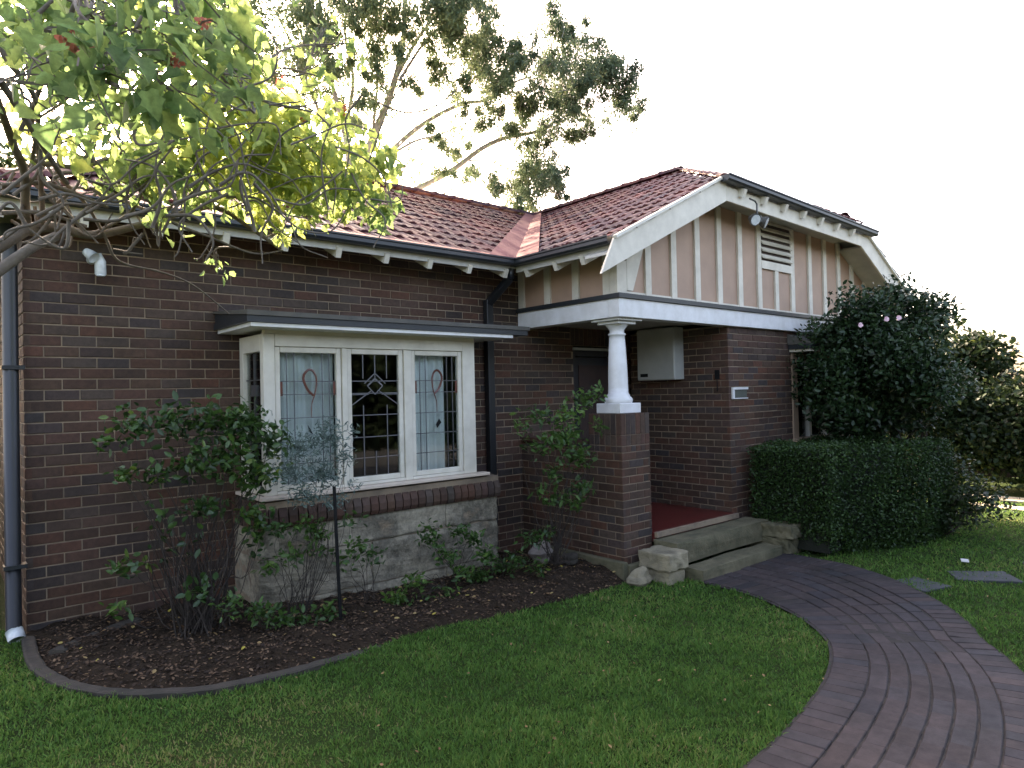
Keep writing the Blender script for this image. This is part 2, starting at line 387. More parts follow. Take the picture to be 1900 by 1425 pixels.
def kerb(pts, wd, h, name):
    mb = MB(); P = np.array([(p[0], p[1]) for p in pts]); t = np.gradient(P, axis=0); t /= np.linalg.norm(t, axis=1)[:, None]; nn = np.stack([-t[:, 1], t[:, 0]], 1)
    prof = [(-wd / 2, -.05), (-wd / 2, h * .8), (-wd * .36, h), (wd * .36, h), (wd / 2, h * .8), (wd / 2, -.05)]; k = len(prof); vs = []
    for i, p in enumerate(P):
        j = random.uniform(-.004, .004)
        for a, z in prof: q = p + nn[i] * (a + j); vs.append((q[0], q[1], ground_z(q[0]) + z - .06 * max(0, i / (len(P) - 1) - .72) / .28 + random.uniform(-.003, .003)))
    fs = [(i * k + j, i * k + j + 1, (i + 1) * k + j + 1, (i + 1) * k + j) for i in range(len(P) - 1) for j in range(k - 1)]
    fs += [tuple(range(k))[::-1], tuple((len(P) - 1) * k + j for j in range(k))]
    mb.add(vs, fs); return mb.build(name, m_conc)
tag(kerb(kp, .085, .035, 'garden_edging'), 'low curved concrete edging round the left end of the garden bed', 'edging')
k2 = [p[:2] for p in spline([(-.02, -.72, 0), (.14, -.58, 0), (.36, -.40, 0), (.60, -.24, 0), (1.0, -.13, 0)], 6)]
tag(kerb(k2, .13, .06, 'garden_edging'), 'weathered inner edging strip running back towards the brick wall under the shrub', 'edging')

# mulch chips and fallen leaves
def scatter_bed(n): 
    out = []
    while len(out) < n:
        x, y = rng.uniform(-.1, 5.0, 400), rng.uniform(-2.05, 0, 400); k = in_poly(x, y, bed_poly)
        out += list(zip(x[k], y[k]))
    return np.array(out[:n])
q = scatter_bed(16000); P = np.stack([q[:, 0], q[:, 1], bed_z(q[:, 0], q[:, 1]) + .006], 1)
N = rand_dirs(len(P)) * .45 + np.array([0, 0, 1]); m_chip = leaf_mat('mulch_chip', [(.018, .011, .007), (.055, .032, .018), (.11, .062, .034), (.19, .12, .07)], .9, 0)
tag(leaf_obj('mulch_chips', P, rng.uniform(.012, .04, len(P)), rng.random(len(P)) ** 1.6, OVAL, m_chip, N=N, D=rand_dirs(len(P)), width=1.2), kind='stuff')
q = scatter_bed(260); P = np.stack([q[:, 0], q[:, 1], bed_z(q[:, 0], q[:, 1]) + .02], 1)
m_dead = leaf_mat('fallen_leaf', [(.12, .06, .025), (.24, .14, .06), (.34, .24, .10), (.40, .34, .04)], .8, .1)
tag(leaf_obj('fallen_leaves', P, rng.uniform(.02, .045, len(P)), rng.random(len(P)), OVAL, m_dead, N=rand_dirs(len(P)) * .5 + np.array([0, 0, 1]), D=rand_dirs(len(P)), width=1.6), kind='stuff')

# ------------------------------------------------------------------ lawn blades
def lawn(n_try):
    P = []
    # sample by bearing and distance, denser close to the viewpoint
    th = rng.uniform(R_(1), R_(80), n_try); r = 3.0 * (15.5 / 3.0) ** rng.random(n_try)
    x = CAM[0] + r * np.sin(th); y = CAM[1] + r * np.cos(th)
    bedin = bed_poly.copy()
    k = ~in_poly(x, y, bedin) & ~in_poly(x, y, path_poly)
    dk = np.min(np.hypot(x[:, None] - np.array(kp)[None, ::4, 0], y[:, None] - np.array(kp)[None, ::4, 1]), 1)
    k &= (dk > .022) & ~((y > -1.72) & (x > 5.0)) & ~((y > -.02) & (x > -.2)) & (x < 13.2)
    k &= ~((x > 5.5) & (x < 7.15) & (y > -2.3)) & ~((x > 7.3) & (x < 9.8) & (y > -2.6)) & ~((x < -.1) & (y > .3))
    return x[k], y[k], r[k]
x, y, r = lawn(330000)
clump = np.sin(x * 13 + 3 * np.sin(y * 9)) * np.sin(y * 15 + 2 * np.sin(x * 7)); blot = np.sin(x * 1.9 + 2 * np.sin(y * 1.3)) * np.cos(y * 2.4 + np.sin(x)) + .5 * np.sin(x * 5.3 + y * 4.1)
bare = np.exp(-(((x - .5) / .9) ** 2 + ((y + 2.9) / .7) ** 2)) 
keep = rng.random(len(x)) > .55 * bare
x, y, r, blot, bare, clump = x[keep], y[keep], r[keep], blot[keep], bare[keep], clump[keep]
P = np.stack([x, y, ground_z(x) + lump(x, y) - .004], 1); n = len(P)
D = rand_dirs(n) * .75 + np.array([0, 0, 1.0]); Nn = rand_dirs(n); Nn[:, 2] *= .3
tone = .45 + .13 * blot + .07 * clump + rng.normal(0, .17, n) + .3 * bare * (rng.random(n) < .5)
m_grass = leaf_mat('lawn_blade', [(.026, .066, .012), (.055, .142, .022), (.092, .205, .034), (.16, .22, .05), (.30, .23, .10)], .6, .25, .25, (0, .35, .6, .82, 1))
hgt = rng.uniform(.018, .046, n) * (1 - .3 * bare) * (1 + .45 * clump)
tag(leaf_obj('lawn_grass', P, hgt, tone, BLADE, m_grass, N=Nn, D=D, width=(.0035 + .0011 * r) / hgt), kind='stuff')
q = rng.random(260); th = rng.uniform(R_(5), R_(75), 260); r = rng.uniform(3.2, 9, 260)
x = CAM[0] + r * np.sin(th); y = CAM[1] + r * np.cos(th); k = ~in_poly(x, y, path_poly) & (y < -2.1); x, y = x[k], y[k]
tag(leaf_obj('lawn_litter', np.stack([x, y, ground_z(x) + .03], 1), rng.uniform(.012, .030, len(x)), rng.random(len(x)) * .7, OVAL, m_dead, N=rand_dirs(len(x)) * .5 + np.array([0, 0, 1]), D=rand_dirs(len(x)), width=1.6), kind='stuff')

# ================================================================== HOUSE
house = tag(empty('house', (4, 0, 0)), 'single storey dark brick bungalow with red tiled roof and half timbered gable', 'house')
HOFF = Vector((-4, 0, 0))          # parts are modelled in world coordinates, the empty stands at x = 4
def hpart(mb, name, mat, parent=None, **kw):
    o = mb.build(name, mat, parent or house, **kw)
    if parent is None or parent is house: o.location = HOFF
    return o
def lab(o, s): o['label'] = s; return o

def brick_unit(L, H, proud=.0):
    c = .004; d = .045
    vs = [(0, d, 0), (L, d, 0), (L, d, H), (0, d, H), (0, c, 0), (L, c, 0), (L, c, H), (0, c, H), (c, 0, c), (L - c, 0, c), (L - c, 0, H - c), (c, 0, H - c)]
    fs = [(0, 1, 5, 4), (1, 2, 6, 5), (2, 3, 7, 6), (3, 0, 4, 7), (4, 5, 9, 8), (5, 6, 10, 9), (6, 7, 11, 10), (7, 4, 8, 11), (8, 9, 10, 11)]
    return vs, fs
full_me = MB(); full_me.add(*brick_unit(.23, .076)); full_me = full_me.mesh('brick', m_brick_i)
n_single = [0]
def subtract(iv, holes):
    for a, b in holes:
        o = []
        for s, e in iv:
            if b <= s or a >= e: o.append((s, e)); continue
            if a > s: o.append((s, a))
            if b < e: o.append((b, e))
        iv = o
    return iv
def brick_wall(name, org, u, nrm, u0, u1, z0, z1, holes=(), phase=0., single=False, core=(0, 0), thick=.10, limit=0):
    """org: point at u=0 z=0 on the brick face; u: unit direction; nrm: outward normal"""
    org, u, nrm = np.array(org, float), np.array(u, float), np.array(nrm, float)
    cb = MB(); us = sorted({u0 + core[0], u1 - core[1], *[h[0] for h in holes], *[h[1] for h in holes]}); zs = sorted({z0, z1, *[h[2] for h in holes], *[h[3] for h in holes]})
    us = [q for q in us if u0 + core[0] <= q <= u1 - core[1]]; zs = [q for q in zs if z0 <= q <= z1]
    for a, b in zip(us, us[1:]):
        for c, d in zip(zs, zs[1:]):
            if any(h[0] <= (a + b) / 2 <= h[1] and h[2] <= (c + d) / 2 <= h[3] for h in holes): continue
            cc = org + u * (a + b) / 2 - nrm * (.007 + thick / 2) + np.array([0, 0, (c + d) / 2])
            cb.obox(cc, u * (b - a) / 2, nrm * thick / 2, np.array([0, 0, (d - c) / 2]))
    wall = hpart(cb, name, m_mortar)
    jb = MB(); singles = []
    m0 = math.floor((z0 - .038) / .086); zc = .038 + m0 * .086
    rot = Matrix(((u[0], -nrm[0], 0, 0), (u[1], -nrm[1], 0, 0), (0, 0, 1, 0), (0, 0, 0, 1)))
    row = m0
    while zc < z1:
        a, b = max(zc + .005, z0), min(zc + .081, z1)
        if b - a > .02:
            hs = [(h[0], h[1]) for h in holes if h[2] < (a + b) / 2 < h[3]]
            for s, e in subtract([(u0, u1)], hs):
                off = phase + (.12 if row % 2 else 0)
                k = math.floor((s - off) / .24)
                while off + k * .24 < e:
                    p, q_ = max(off + k * .24 + .005, s), min(off + k * .24 + .235, e); k += 1
                    if q_ - p < .03: continue
                    j = random.uniform(-.0018, .0022)
                    o3 = org + u * p + nrm * j + np.array([0, 0, a + random.uniform(-.001, .001)])
                    mw = Matrix.Translation(o3) @ rot @ Matrix.Rotation(random.gauss(0, .003), 4, 'Y')
                    if single and q_ - p > .225 and b - a > .075: singles.append((p, mw))
                    else:
                        vs, fs = brick_unit(q_ - p, b - a); jb.add([mw @ Vector(v) for v in vs], fs, random.random())
        zc += .086; row += 1
    singles.sort(key=lambda t: t[0])
    for i, (p, mw) in enumerate(singles):
        if n_single[0] < limit:
            inst('brick', full_me, wall, mw); n_single[0] += 1
        else:
            vs, fs = brick_unit(.23, .076); jb.add([mw @ Vector(v) for v in vs], fs, random.random())
    jb.build('brickwork', m_brick, wall, tones=True, kind='stuff')
    return wall

# main front wall, face at Y=0
brick_wall('front_wall', (0, 0, 0), (1, 0, 0), (0, -1, 0), -.13, 7.1, -.25, 3.44, [(1.62, 3.66, .9, 2.2), (5.91, 6.84, -.25, 2.36), (5.86, 6.90, 2.36, 2.60)], phase=-.13 + .24 * 0 + .13, single=True, core=(.008, .11), limit=300)
brick_wall('side_wall', (-.13, 0, 0), (0, -1, 0), (-1, 0, 0), -6.9, 0, -.25, 3.3, phase=.0, core=(0, .12))
brick_wall('porch_wall', (7.1, 0, 0), (0, -1, 0), (-1, 0, 0), 0.0, 1.6, -.3, 2.55, phase=.04, core=(0, .11))
brick_wall('gable_room_wall', (0, -1.6, 0), (1, 0, 0), (0, -1, 0), 7.1, 11.85, -.35, 2.55, [(8.72, 10.6, 1.0, 2.28)], phase=7.1 % .24, core=(.008, .008))
brick_wall('right_side_wall', (11.85, 0, 0), (0, 1, 0), (1, 0, 0), -1.6, 6.9, -.35, 3.3, core=(.11, 0))
bw = MB(); bw.box(-.12, 11.84, 6.8, 6.9, -.35, 3.3); hpart(bw, 'rear_wall', m_mortar)
# door lintel of soldier bricks
sb = MB(); 
for k in range(12):
    vs, fs = brick_unit(.076, .23); o = Vector((5.87 + k * .086, -.0, 2.365)); sb.add([Vector(v) + o for v in vs], fs, random.random())
sb_o = hpart(sb, 'door_lintel', m_brick, tones=True)
mb = MB(); mb.box(5.85, 6.91, .008, .1, 2.36, 2.60); mb.build('mortar', m_mortar, sb_o)

# pier of the porch: X 4.95-5.43, Y -1.63..-1.15
def pier():
    cb = MB(); cb.box(4.957, 5.423, -1.623, -1.157, -.35, 1.485); wall = hpart(cb, 'porch_pier', m_mortar)
    jb = MB()
    faces = [((4.95, -1.63, 0), (1, 0, 0), (0, -1, 0), .48), ((4.95, -1.15, 0), (0, -1, 0), (-1, 0, 0), .48), ((5.43, -1.63, 0), (0, 1, 0), (1, 0, 0), .48), ((5.43, -1.15, 0), (-1, 0, 0), (0, 1, 0), .48)]
    for fi, (o, u, nr_, L) in enumerate(faces):
        u_, n3 = np.array(u, float), np.array(nr_, float)
        rot = Matrix(((u_[0], -n3[0], 0, 0), (u_[1], -n3[1], 0, 0), (0, 0, 1, 0), (0, 0, 0, 1)))
        def put(a, b, z0, z1):
            vs, fs = brick_unit(b - a, z1 - z0); mw = Matrix.Translation(np.array(o) + u_ * a + n3 * random.uniform(-.001, .002) + np.array([0, 0, z0])) @ rot
            jb.add([mw @ Vector(v) for v in vs], fs, random.random())
        z = -.306; row = 0
        while z < 1.06:
            if (row + fi) % 2: cuts = [0, .24, .48]
            else: cuts = [0, .12, .36, .48]
            for a, b in zip(cuts, cuts[1:]): put(a + .005 * (a > 0), b - .005 * (b < .48), z + .005, z + .081)
            z += .086; row += 1
        for k in range(6):
            a, b = k * .08, (k + 1) * .08
            put(a + .004, b - .004, 1.075, 1.135)
            put(a + .004, b - .004, 1.145, 1.255)
            put(a + .004, b - .004, 1.259, 1.488)
    jb.build('brickwork', m_brick, wall, tones=True, kind='stuff')
pier()
brick_wall('porch_balustrade', (4.95, 0, 0), (0, -1, 0), (-1, 0, 0), .0, 1.15, -.25, 1.10, phase=.0, thick=.2)
mb = MB()
for k in range(13):
    vs, fs = brick_unit(.076, .24)
    mw = Matrix.Translation((4.94, -.02 - k * .086, 1.105)) @ Matrix(((0, 0, 1, 0), (-1, 0, 0, 0), (0, -1, 0, .08), (0, 0, 0, 1)))
    mb.add([mw @ Vector(v) for v in vs], fs, random.random())
hpart(mb, 'balustrade_cap', m_brick, tones=True)
mb = MB(); mb.box(4.87, 4.949, -1.68, -.35, -.5, -.085); mb.box(4.95, 5.25, -1.70, -1.632, -.5, -.12)
lab(hpart(mb, 'plinth', m_stone2, bevel=.012), 'mossy sandstone plinth under the porch brickwork')

# porch column
cx, cy = 5.17, -1.41
mb = MB(); mb.box(cx - .175, cx + .175, cy - .175, cy + .175, 1.49, 1.60)
col = hpart(mb, 'column_base', m_white2, bevel=.008)
mb = MB(); prof = [(.15, 1.60), (.158, 1.62), (.158, 1.645), (.145, 1.665), (.13, 1.675), (.13, 1.69), (.118, 1.70), (.112, 1.72)]
for i in range(13):
    t = i / 12; prof.append((.112 + .010 * math.sin(t * 2.4) - .034 * t, 1.72 + t * .63))
prof += [(.095, 2.355), (.1, 2.365), (.095, 2.375), (.08, 2.385), (.08, 2.41), (.10, 2.44), (.125, 2.465), (.13, 2.475)]
mb.lathe((cx, cy), prof, 32); lab(hpart(mb, 'column', m_white2, smooth=True), 'white turned porch column with moulded cap and foot')
mb = MB(); mb.box(cx - .15, cx + .15, cy - .15, cy + .15, 2.475, 2.505); mb.box(cx - .20, cx + .20, cy - .20, cy + .20, 2.507, 2.53); hpart(mb, 'column_cap', m_white2, bevel=.004)

# beams, flashing, porch ceiling
mb = MB(); mb.box(4.93, 11.9, -1.66, -1.50, 2.533, 2.735); mb.box(4.93, 5.09, -1.498, -.005, 2.533, 2.735); hpart(mb, 'porch_beam', m_white2, bevel=.006)
mb = MB(); mb.box(4.90, 11.93, -1.69, -1.48, 2.737, 2.785); mb.box(4.90, 5.10, -1.478, -.01, 2.737, 2.785); hpart(mb, 'flashing_strip', m_dark)
mb = MB(); mb.box(5.1, 7.09, -1.49, -.01, 2.60, 2.63); hpart(mb, 'porch_ceiling', m_soff)
mb = MB(); mb.box(5.44, 7.09, -1.66, -.01, .05, .155); fl = lab(hpart(mb, 'porch_floor', m_floor, bevel=.006), 'red tiled porch floor')
mb = MB(); mb.box(5.43, 7.09, -1.70, -1.662, .10, .158); mb.build('floor_edge', m_mortar, fl)

# gable wall: cladding + battens + vent
TAN = .5
EZ = 3.28                                       # eave height of tile edge
def gz(x): return min(EZ + (x - 4.53) * TAN, EZ + (12.10 - x) * TAN, 4.20)
mb = MB()
gx = [4.97, 6.43, 10.25, 11.83]; poly = [(4.97, -1.60, 2.78), (11.83, -1.60, 2.78)] + [(x, -1.60, gz(x) - .05) for x in gx[::-1]]
mb.prism(poly, (0, .05, 0)); gw = hpart(mb, 'gable_wall', m_pink)
mb2 = MB(); mb2.box(4.972, 5.02, -1.545, -.01, 2.78, 3.42); hpart(mb2, 'gable_return_wall', m_pink)
def batten(x0, x1, z0, z1, y=-1.602, th=.028):
    b = MB(); b.box(x0, x1, y - th, y, z0, z1); return b.build('batten', m_cream, gw)
for x in (5.43, 5.91, 6.39, 6.87, 7.35, 9.27, 9.75, 10.23, 10.71, 11.19): batten(x, x + .10, 2.787, gz(x + .05) - .16)
batten(7.83, 7.93, 2.787, 4.06); batten(8.74, 8.84, 2.787, 4.06); batten(8.29, 8.38, 2.787, 3.36); batten(7.932, 8.738, 3.362, 3.47, th=.032)
batten(4.94, 5.10, 2.787, 3.15); batten(5.102, 11.8, 2.786, 2.82, th=.02)
b = MB(); b.prism([(5.102, -1.632, 2.83), (5.20, -1.632, 2.83), (5.42, -1.632, 3.38), (5.102, -1.632, 3.27)], (0, .028, 0)); b.build('corner_panel', m_cream, gw)
grw = MB()
for y in (-.06, -.53, -1.0, -1.47):
    b = MB(); b.box(4.942, 4.97, y - .05, y + .05, 2.787, 3.33); b.build('batten', m_cream, gw)
b = MB(); b.box(4.942, 4.970, -1.60, -1.525, 2.787, 3.33); b.build('batten', m_cream, gw)
vent = MB(); vent.box(7.932, 8.738, -1.615, -1.603, 3.472, 4.05); vent = hpart(vent, 'gable_vent', M('vent_dark', (.06, .035, .025), (.04, .025, .02)))
for k in range(6):
    b = MB(); z = 3.50 + k * .095; b.obox((8.335, -1.635, z + .03), (.40, 0, 0), (0, .022, .028), (0, .006, -.006)); b.build('louvre_slat', m_cream, vent)

# ------------------------------------------------------------------ roof
E0 = -.45
roof = MB()
th = .045
def plane(poly, flip=False):
    roof.prism([(x, y, z - .05) for x, y, z in poly], (0, 0, -th))
V0, V1, H0, H1 = (4.53, E0, EZ), (8.4, 3.42, EZ + 3.87 * TAN), (-.55, E0, EZ), (3.32, 3.42, EZ + 3.87 * TAN)
KL, KR, AP = (6.43, -2.03, 4.23), (10.25, -2.03, 4.16), (8.4, -.06, EZ + 3.87 * TAN)
plane([H0, V0, V1, H1]); plane([V0, (4.53, -2.0, EZ), (6.43, -2.0, 4.23), AP, V1]); plane([(6.43, -2.0, 4.23), (10.25, -2.0, 4.15), AP])
plane([(12.27, -2.0, EZ), (12.27, 7.29, EZ), V1, AP, (10.25, -2.0, 4.15)]); plane([H0, H1, (-.55, 7.29, EZ)]); plane([H1, V1, (12.27, 7.29, EZ), (-.55, 7.29, EZ)])
rf = hpart(roof, 'tiled_roof', m_soff)
lab(rf, 'red terracotta tile roof with dull purple patches')
def tile_shape(wd=.21, ln=.345):
    us = np.linspace(0, 1, 9); prof = [.0, .016, .022, .016, .003, .0, .009, .012, .004]
    vs = []; fs = []
    for row, (v, lift) in enumerate(((0, .014), (.5, .005), (1, -.004))):
        for i, u in enumerate(us): vs.append(((u - .5) * wd, v * ln, prof[i] * (1.0 if row < 2 else .9) + lift))
    for r_ in range(2):
        for i in range(8): a = r_ * 9 + i; fs.append((a, a + 1, a + 10, a + 9))
    b0 = len(vs)
    for i, u in enumerate(us): vs.append(((u - .5) * wd, 0.003, prof[i] + .014 - .022))
    for i in range(8): fs.append((b0 + i, b0 + i + 1, i + 1, i))
    return vs, fs
tvs, tfs = tile_shape(); t0 = MB(); t0.add(tvs, tfs); tile_me = t0.mesh('roof_tile', m_tile_i)
tiles = []
sl = math.atan(TAN)
def lay(origin, along, up, n_al, n_up, test, offs=0):
    """along, up: horizontal unit directions; slope rises in 'up'"""
    al, upv = np.array(along, float), np.array(up, float)
    sv_ = upv * math.cos(sl) + np.array([0, 0, math.sin(sl)]); nn = np.cross(al, sv_)
    if nn[2] < 0: nn = -nn
    for j in range(n_up):
        for i in range(n_al):
            p = np.array(origin) + al * (i + .5 + (0.5 * (j % 2))) * .205 + sv_ * (j * .315)
            if not test(*(p + sv_ * .16)[:2]): continue
            rot = np.stack([al, sv_, nn], 1)
            if np.linalg.det(rot) < 0: rot[:, 0] *= -1
            mw = Matrix.Translation(p + nn * random.uniform(-.003, .004)) @ Matrix([[*rot[0], 0], [*rot[1], 0], [*rot[2], 0], [0, 0, 0, 1]]) @ Matrix.Rotation(random.gauss(0, .010), 4, 'Z') @ Matrix.Rotation(random.gauss(0, .008), 4, 'X')
            tiles.append((float(np.linalg.norm(p - CAM)), mw))
lay((-.65, E0 + .10, EZ + .025), (1, 0, 0), (0, 1, 0), 46, 14, lambda x, y: y < 3.38 and x - y > .02 and not False and (x > -.55 + (y - E0)) and (x < 4.53 + (y - E0) - .16))
vis_t = len(tiles)
lay((4.51, 3.6, EZ - .035), (0, -1, 0), (1, 0, 0), 28, 14, lambda x, y: x < 8.36 and y > -2.0 and y < E0 + (x - 4.53) - .16 and (y > -2.03 + (x - 6.43) if x > 6.43 else True))
vis_t = len(tiles)
tiles.sort(key=lambda t: t[0])
lay((6.3, -2.06, 4.20), (1, 0, 0), (0, 1, 0), 22, 8, lambda x, y: x > 6.43 + (y + 2.03) and x < 10.37 - (y + 2.03))
lay((-.57, 7.3, EZ - .035), (0, -1, 0), (1, 0, 0), 40, 14, lambda x, y: y > E0 + (x + .55) and y < 7.29 - (x + .55))
lay((12.29, -2.0, EZ - .035), (0, 1, 0), (-1, 0, 0), 46, 14, lambda x, y: x > 8.44 and y < 7.2 - (12.27 - x) and (y > -2.03 + (10.37 - x) if x < 10.37 else True))
tj = MB()
for i, (_, mw) in enumerate(tiles):
    if i < 300: inst('roof_tile', tile_me, rf, mw)
    else: tj.add([mw @ Vector(v) for v in tvs], tfs, random.random())
tj.build('roof_tiles', m_tile, rf, tones=True, kind='stuff')
# ridge and hip caps
def caps(a, b, name='ridge_cap', q=1.0):
    a, b = np.array(a, float), np.array(b, float); L = np.linalg.norm(b - a); n = int(L / .38); d = (b - a) / L
    side = np.cross(d, (0, 0, 1)); side /= np.linalg.norm(side); up = np.cross(side, d)
    for k in range(n):
        m = MB(); p0 = a + d * (k * L / n); vs = []; fs = []
        for e, (t, rr) in enumerate(((-.03, .105), (.02, .108), (.0201, .095), (L / n, .088))):
            for i in range(7):
                an = math.pi * i / 6; vs.append(p0 + d * t + side * math.cos(an) * rr * 1.05 * q + up * (math.sin(an) * rr * .8 * q - .01))
        for e in range(3):
            for i in range(6): q0 = e * 7 + i; fs.append((q0, q0 + 1, q0 + 8, q0 + 7))
        fs.append(tuple(range(7))); m.add(vs, fs, random.random()); m.build(name, m_tile, rf, tones=True)
caps(H1, V1); caps(V1, AP); caps(H0, H1); caps(KL, AP, q=.55)
# pink valley sheet and gutter guard strip
mb = MB(); dv = np.array(V1) - np.array(V0); sA = np.array([-.30, 0, 0.0]); sB = np.array([0, -.30, 0.0]); up3 = np.array([0, 0, .035])
a0, a1 = np.array(V0) + up3, np.array(V1) + up3
mb.add([a0, a0 + sA * 1.3, a1 + sA * .7, a1, a0 + sB * 1.3, a1 + sB * .7], [(0, 3, 2, 1), (0, 4, 5, 3)]); o = mb.build('valley_sheet', m_pinkflash, rf)
sm = o.modifiers.new('solid', 'SOLIDIFY'); sm.thickness = .012
mb = MB(); mb.obox(((-.5 + 4.3) / 2, E0 + .02, EZ + .035), (2.42, 0, 0), (0, .12, .045), (0, 0, .004)); mb.obox((4.50, -1.22, EZ + .012), (0, .68, 0), (.055, 0, .028), (0, 0, .004)); mb.build('gutter_guard', m_pinkflash, rf)

# gutters (quad profile), fascia, rafter tails
def gutter(a, b, out, name='gutter'):
    a, b, out = np.array(a, float), np.array(b, float), np.array(out, float)
    prof = [(0, 0), (.085, .0), (.105, .02), (.105, .055), (.118, .062), (.118, .078), (.098, .078), (.098, .07), (.008, .07), (0, .078)]
    mb = MB(); mb.prism([a + out * p + np.array([0, 0, q - .075]) for p, q in prof], b - a)
    return hpart(mb, name, m_dark)
gutter((-.56, E0, EZ), (4.42, E0, EZ), (0, -1, 0))
gutter((4.53, E0 + .0, EZ), (4.53, -1.95, EZ), (-1, 0, 0))
gutter((6.33, -2.05, 4.215), (10.50, -2.05, 4.115), (0, -1, 0))
gutter((-.55, 7.2, EZ), (-.55, E0, EZ), (-1, 0, 0))
gutter((12.27, 7.2, EZ), (12.27, -1.95, EZ), (1, 0, 0))
mb = MB(); mb.box(-.55, 4.42, E0 + .003, E0 + .025, EZ - .14, EZ - .03); mb.box(4.533, 4.555, -1.95, E0 - .002, EZ - .14, EZ - .03); hpart(mb, 'fascia', m_soff)
for x in np.arange(-.3, 4.7, .52):
    mb = MB(); mb.bar((x, E0 + .0, EZ - .165), (x, .05, EZ + .08), .055, .10); o = hpart(mb, 'rafter_tail', m_white)
for y in (-.62, -1.09, -1.5):
    mb = MB(); mb.bar((4.54, y, EZ - .165), (4.98, y, EZ + .05), .055, .10); hpart(mb, 'rafter_tail', m_white)
for x in np.arange(6.75, 10.2, .50):
    dz = -.02 * (x - 6.4); mb = MB(); mb.bar((x, -2.10, 4.07 + dz), (x, -1.62, 4.27 + dz), .06, .10); hpart(mb, 'rafter_tail', m_white)
# barge boards
def barge(poly, name='barge_board'):
    mb = MB(); mb.prism(poly, (0, .03, 0)); return hpart(mb, name, m_cream, bevel=.004)
yb = -2.03
barge([(4.25, yb, 2.87), (6.47, yb, 3.945), (6.47, yb, 4.235), (4.45, yb, 3.245)])
barge([(6.472, yb, 3.945), (10.15, yb, 3.865), (10.22, yb, 4.04), (6.472, yb, 4.12)])
barge([(12.20, yb, 2.84), (10.152, yb, 3.865), (10.222, yb, 4.12), (12.05, yb, 3.20)])
mb = MB(); mb.bar((4.44, yb - .012, 3.25), (6.47, yb - .012, 4.25), .05, .03); hpart(mb, 'barge_capping', m_white); mb = MB(); mb.bar((12.05, yb - .012, 3.21), (10.25, yb - .012, 4.12), .05, .03); hpart(mb, 'barge_capping', m_white)
mb = MB(); mb.prism([(4.47, -1.998, 3.10), (6.45, -1.998, 4.06), (6.45, -1.998, 4.09), (4.47, -1.998, 3.13)], (0, .39, 0)); mb.prism([(6.452, -1.998, 4.06), (10.15, -1.998, 3.98), (10.15, -1.998, 4.01), (6.452, -1.998, 4.09)], (0, .39, 0))
mb.prism([(12.10, -1.998, 3.00), (10.352, -1.998, 3.88), (10.352, -1.998, 3.91), (12.10, -1.998, 3.03)], (0, .39, 0)); hpart(mb, 'gable_soffit', m_soff)

# downpipes
def pipe(pts, wx=.05, name='downpipe', mat=m_pipe, k=16):
    mb = MB(); mb.tube(pts, wx, k); o = hpart(mb, name, mat, smooth=True)
    o.data.shade_smooth(); return o
pipe([(-.235, -.055, 3.1), (-.215, -.055, 2.9), (-.215, -.055, .03)], .052)
mb = MB()
for z in (.5, 2.0): mb = MB(); mb.box(-.275, -.13, -.115, -.005, z, z + .03); hpart(mb, 'pipe_strap', m_dark)
pipe([(4.50, -.40, 3.24), (4.50, -.38, 3.08)], .045)
mb = MB(); mb.bar((4.50, -.38, 3.09), (4.42, -.06, 2.82), .08, .08, (0, 1, 0)); mb.bar((4.42, -.055, 2.86), (4.42, -.055, -.1), .095, .08, (0, 1, 0)); hpart(mb, 'downpipe', m_pipe, bevel=.008)

# ------------------------------------------------------------------ bay window
def bay_stone_mat():
    m, n, b = new_mat('weathered_bay_stone')
    t = noise(n, 2.6, 7, .7); r = ramp(n, [(.40, .355, .26), (.30, .26, .19), (.13, .115, .085), (.32, .23, .15)], t.outputs[0], (.30, .46, .58, .72))
    t1 = noise(n, 22, 6, .75); r1 = ramp(n, [(.62,) * 3, (1.15,) * 3], t1.outputs[0], (.32, .6))
    mx = n.nodes.new('ShaderNodeMix'); mx.data_type = 'RGBA'; mx.blend_type = 'MULTIPLY'; mx.inputs[0].default_value = 1
    n.links.new(r.outputs[0], mx.inputs[6]); n.links.new(r1.outputs[0], mx.inputs[7]); n.links.new(mx.outputs[2], b.inputs['Base Color'])
    b.inputs['Roughness'].default_value = .92; bp = n.nodes.new('ShaderNodeBump'); bp.inputs['Distance'].default_value = .02
    t2 = noise(n, 14, 8, .75); n.links.new(t2.outputs[0], bp.inputs['Height']); n.links.new(bp.outputs[0], b.inputs['Normal'])
    return m
m_baystone = bay_stone_mat()
bay = MB(); bx0, bx1, by = 1.50, 3.80, -.60
bay.box(1.43, 4.03, -.60, -.005, -.45, .62)
base = hpart(bay, 'bay_base', m_mortar)
sx = [1.42, 2.08, 2.82, 3.38, 4.04]
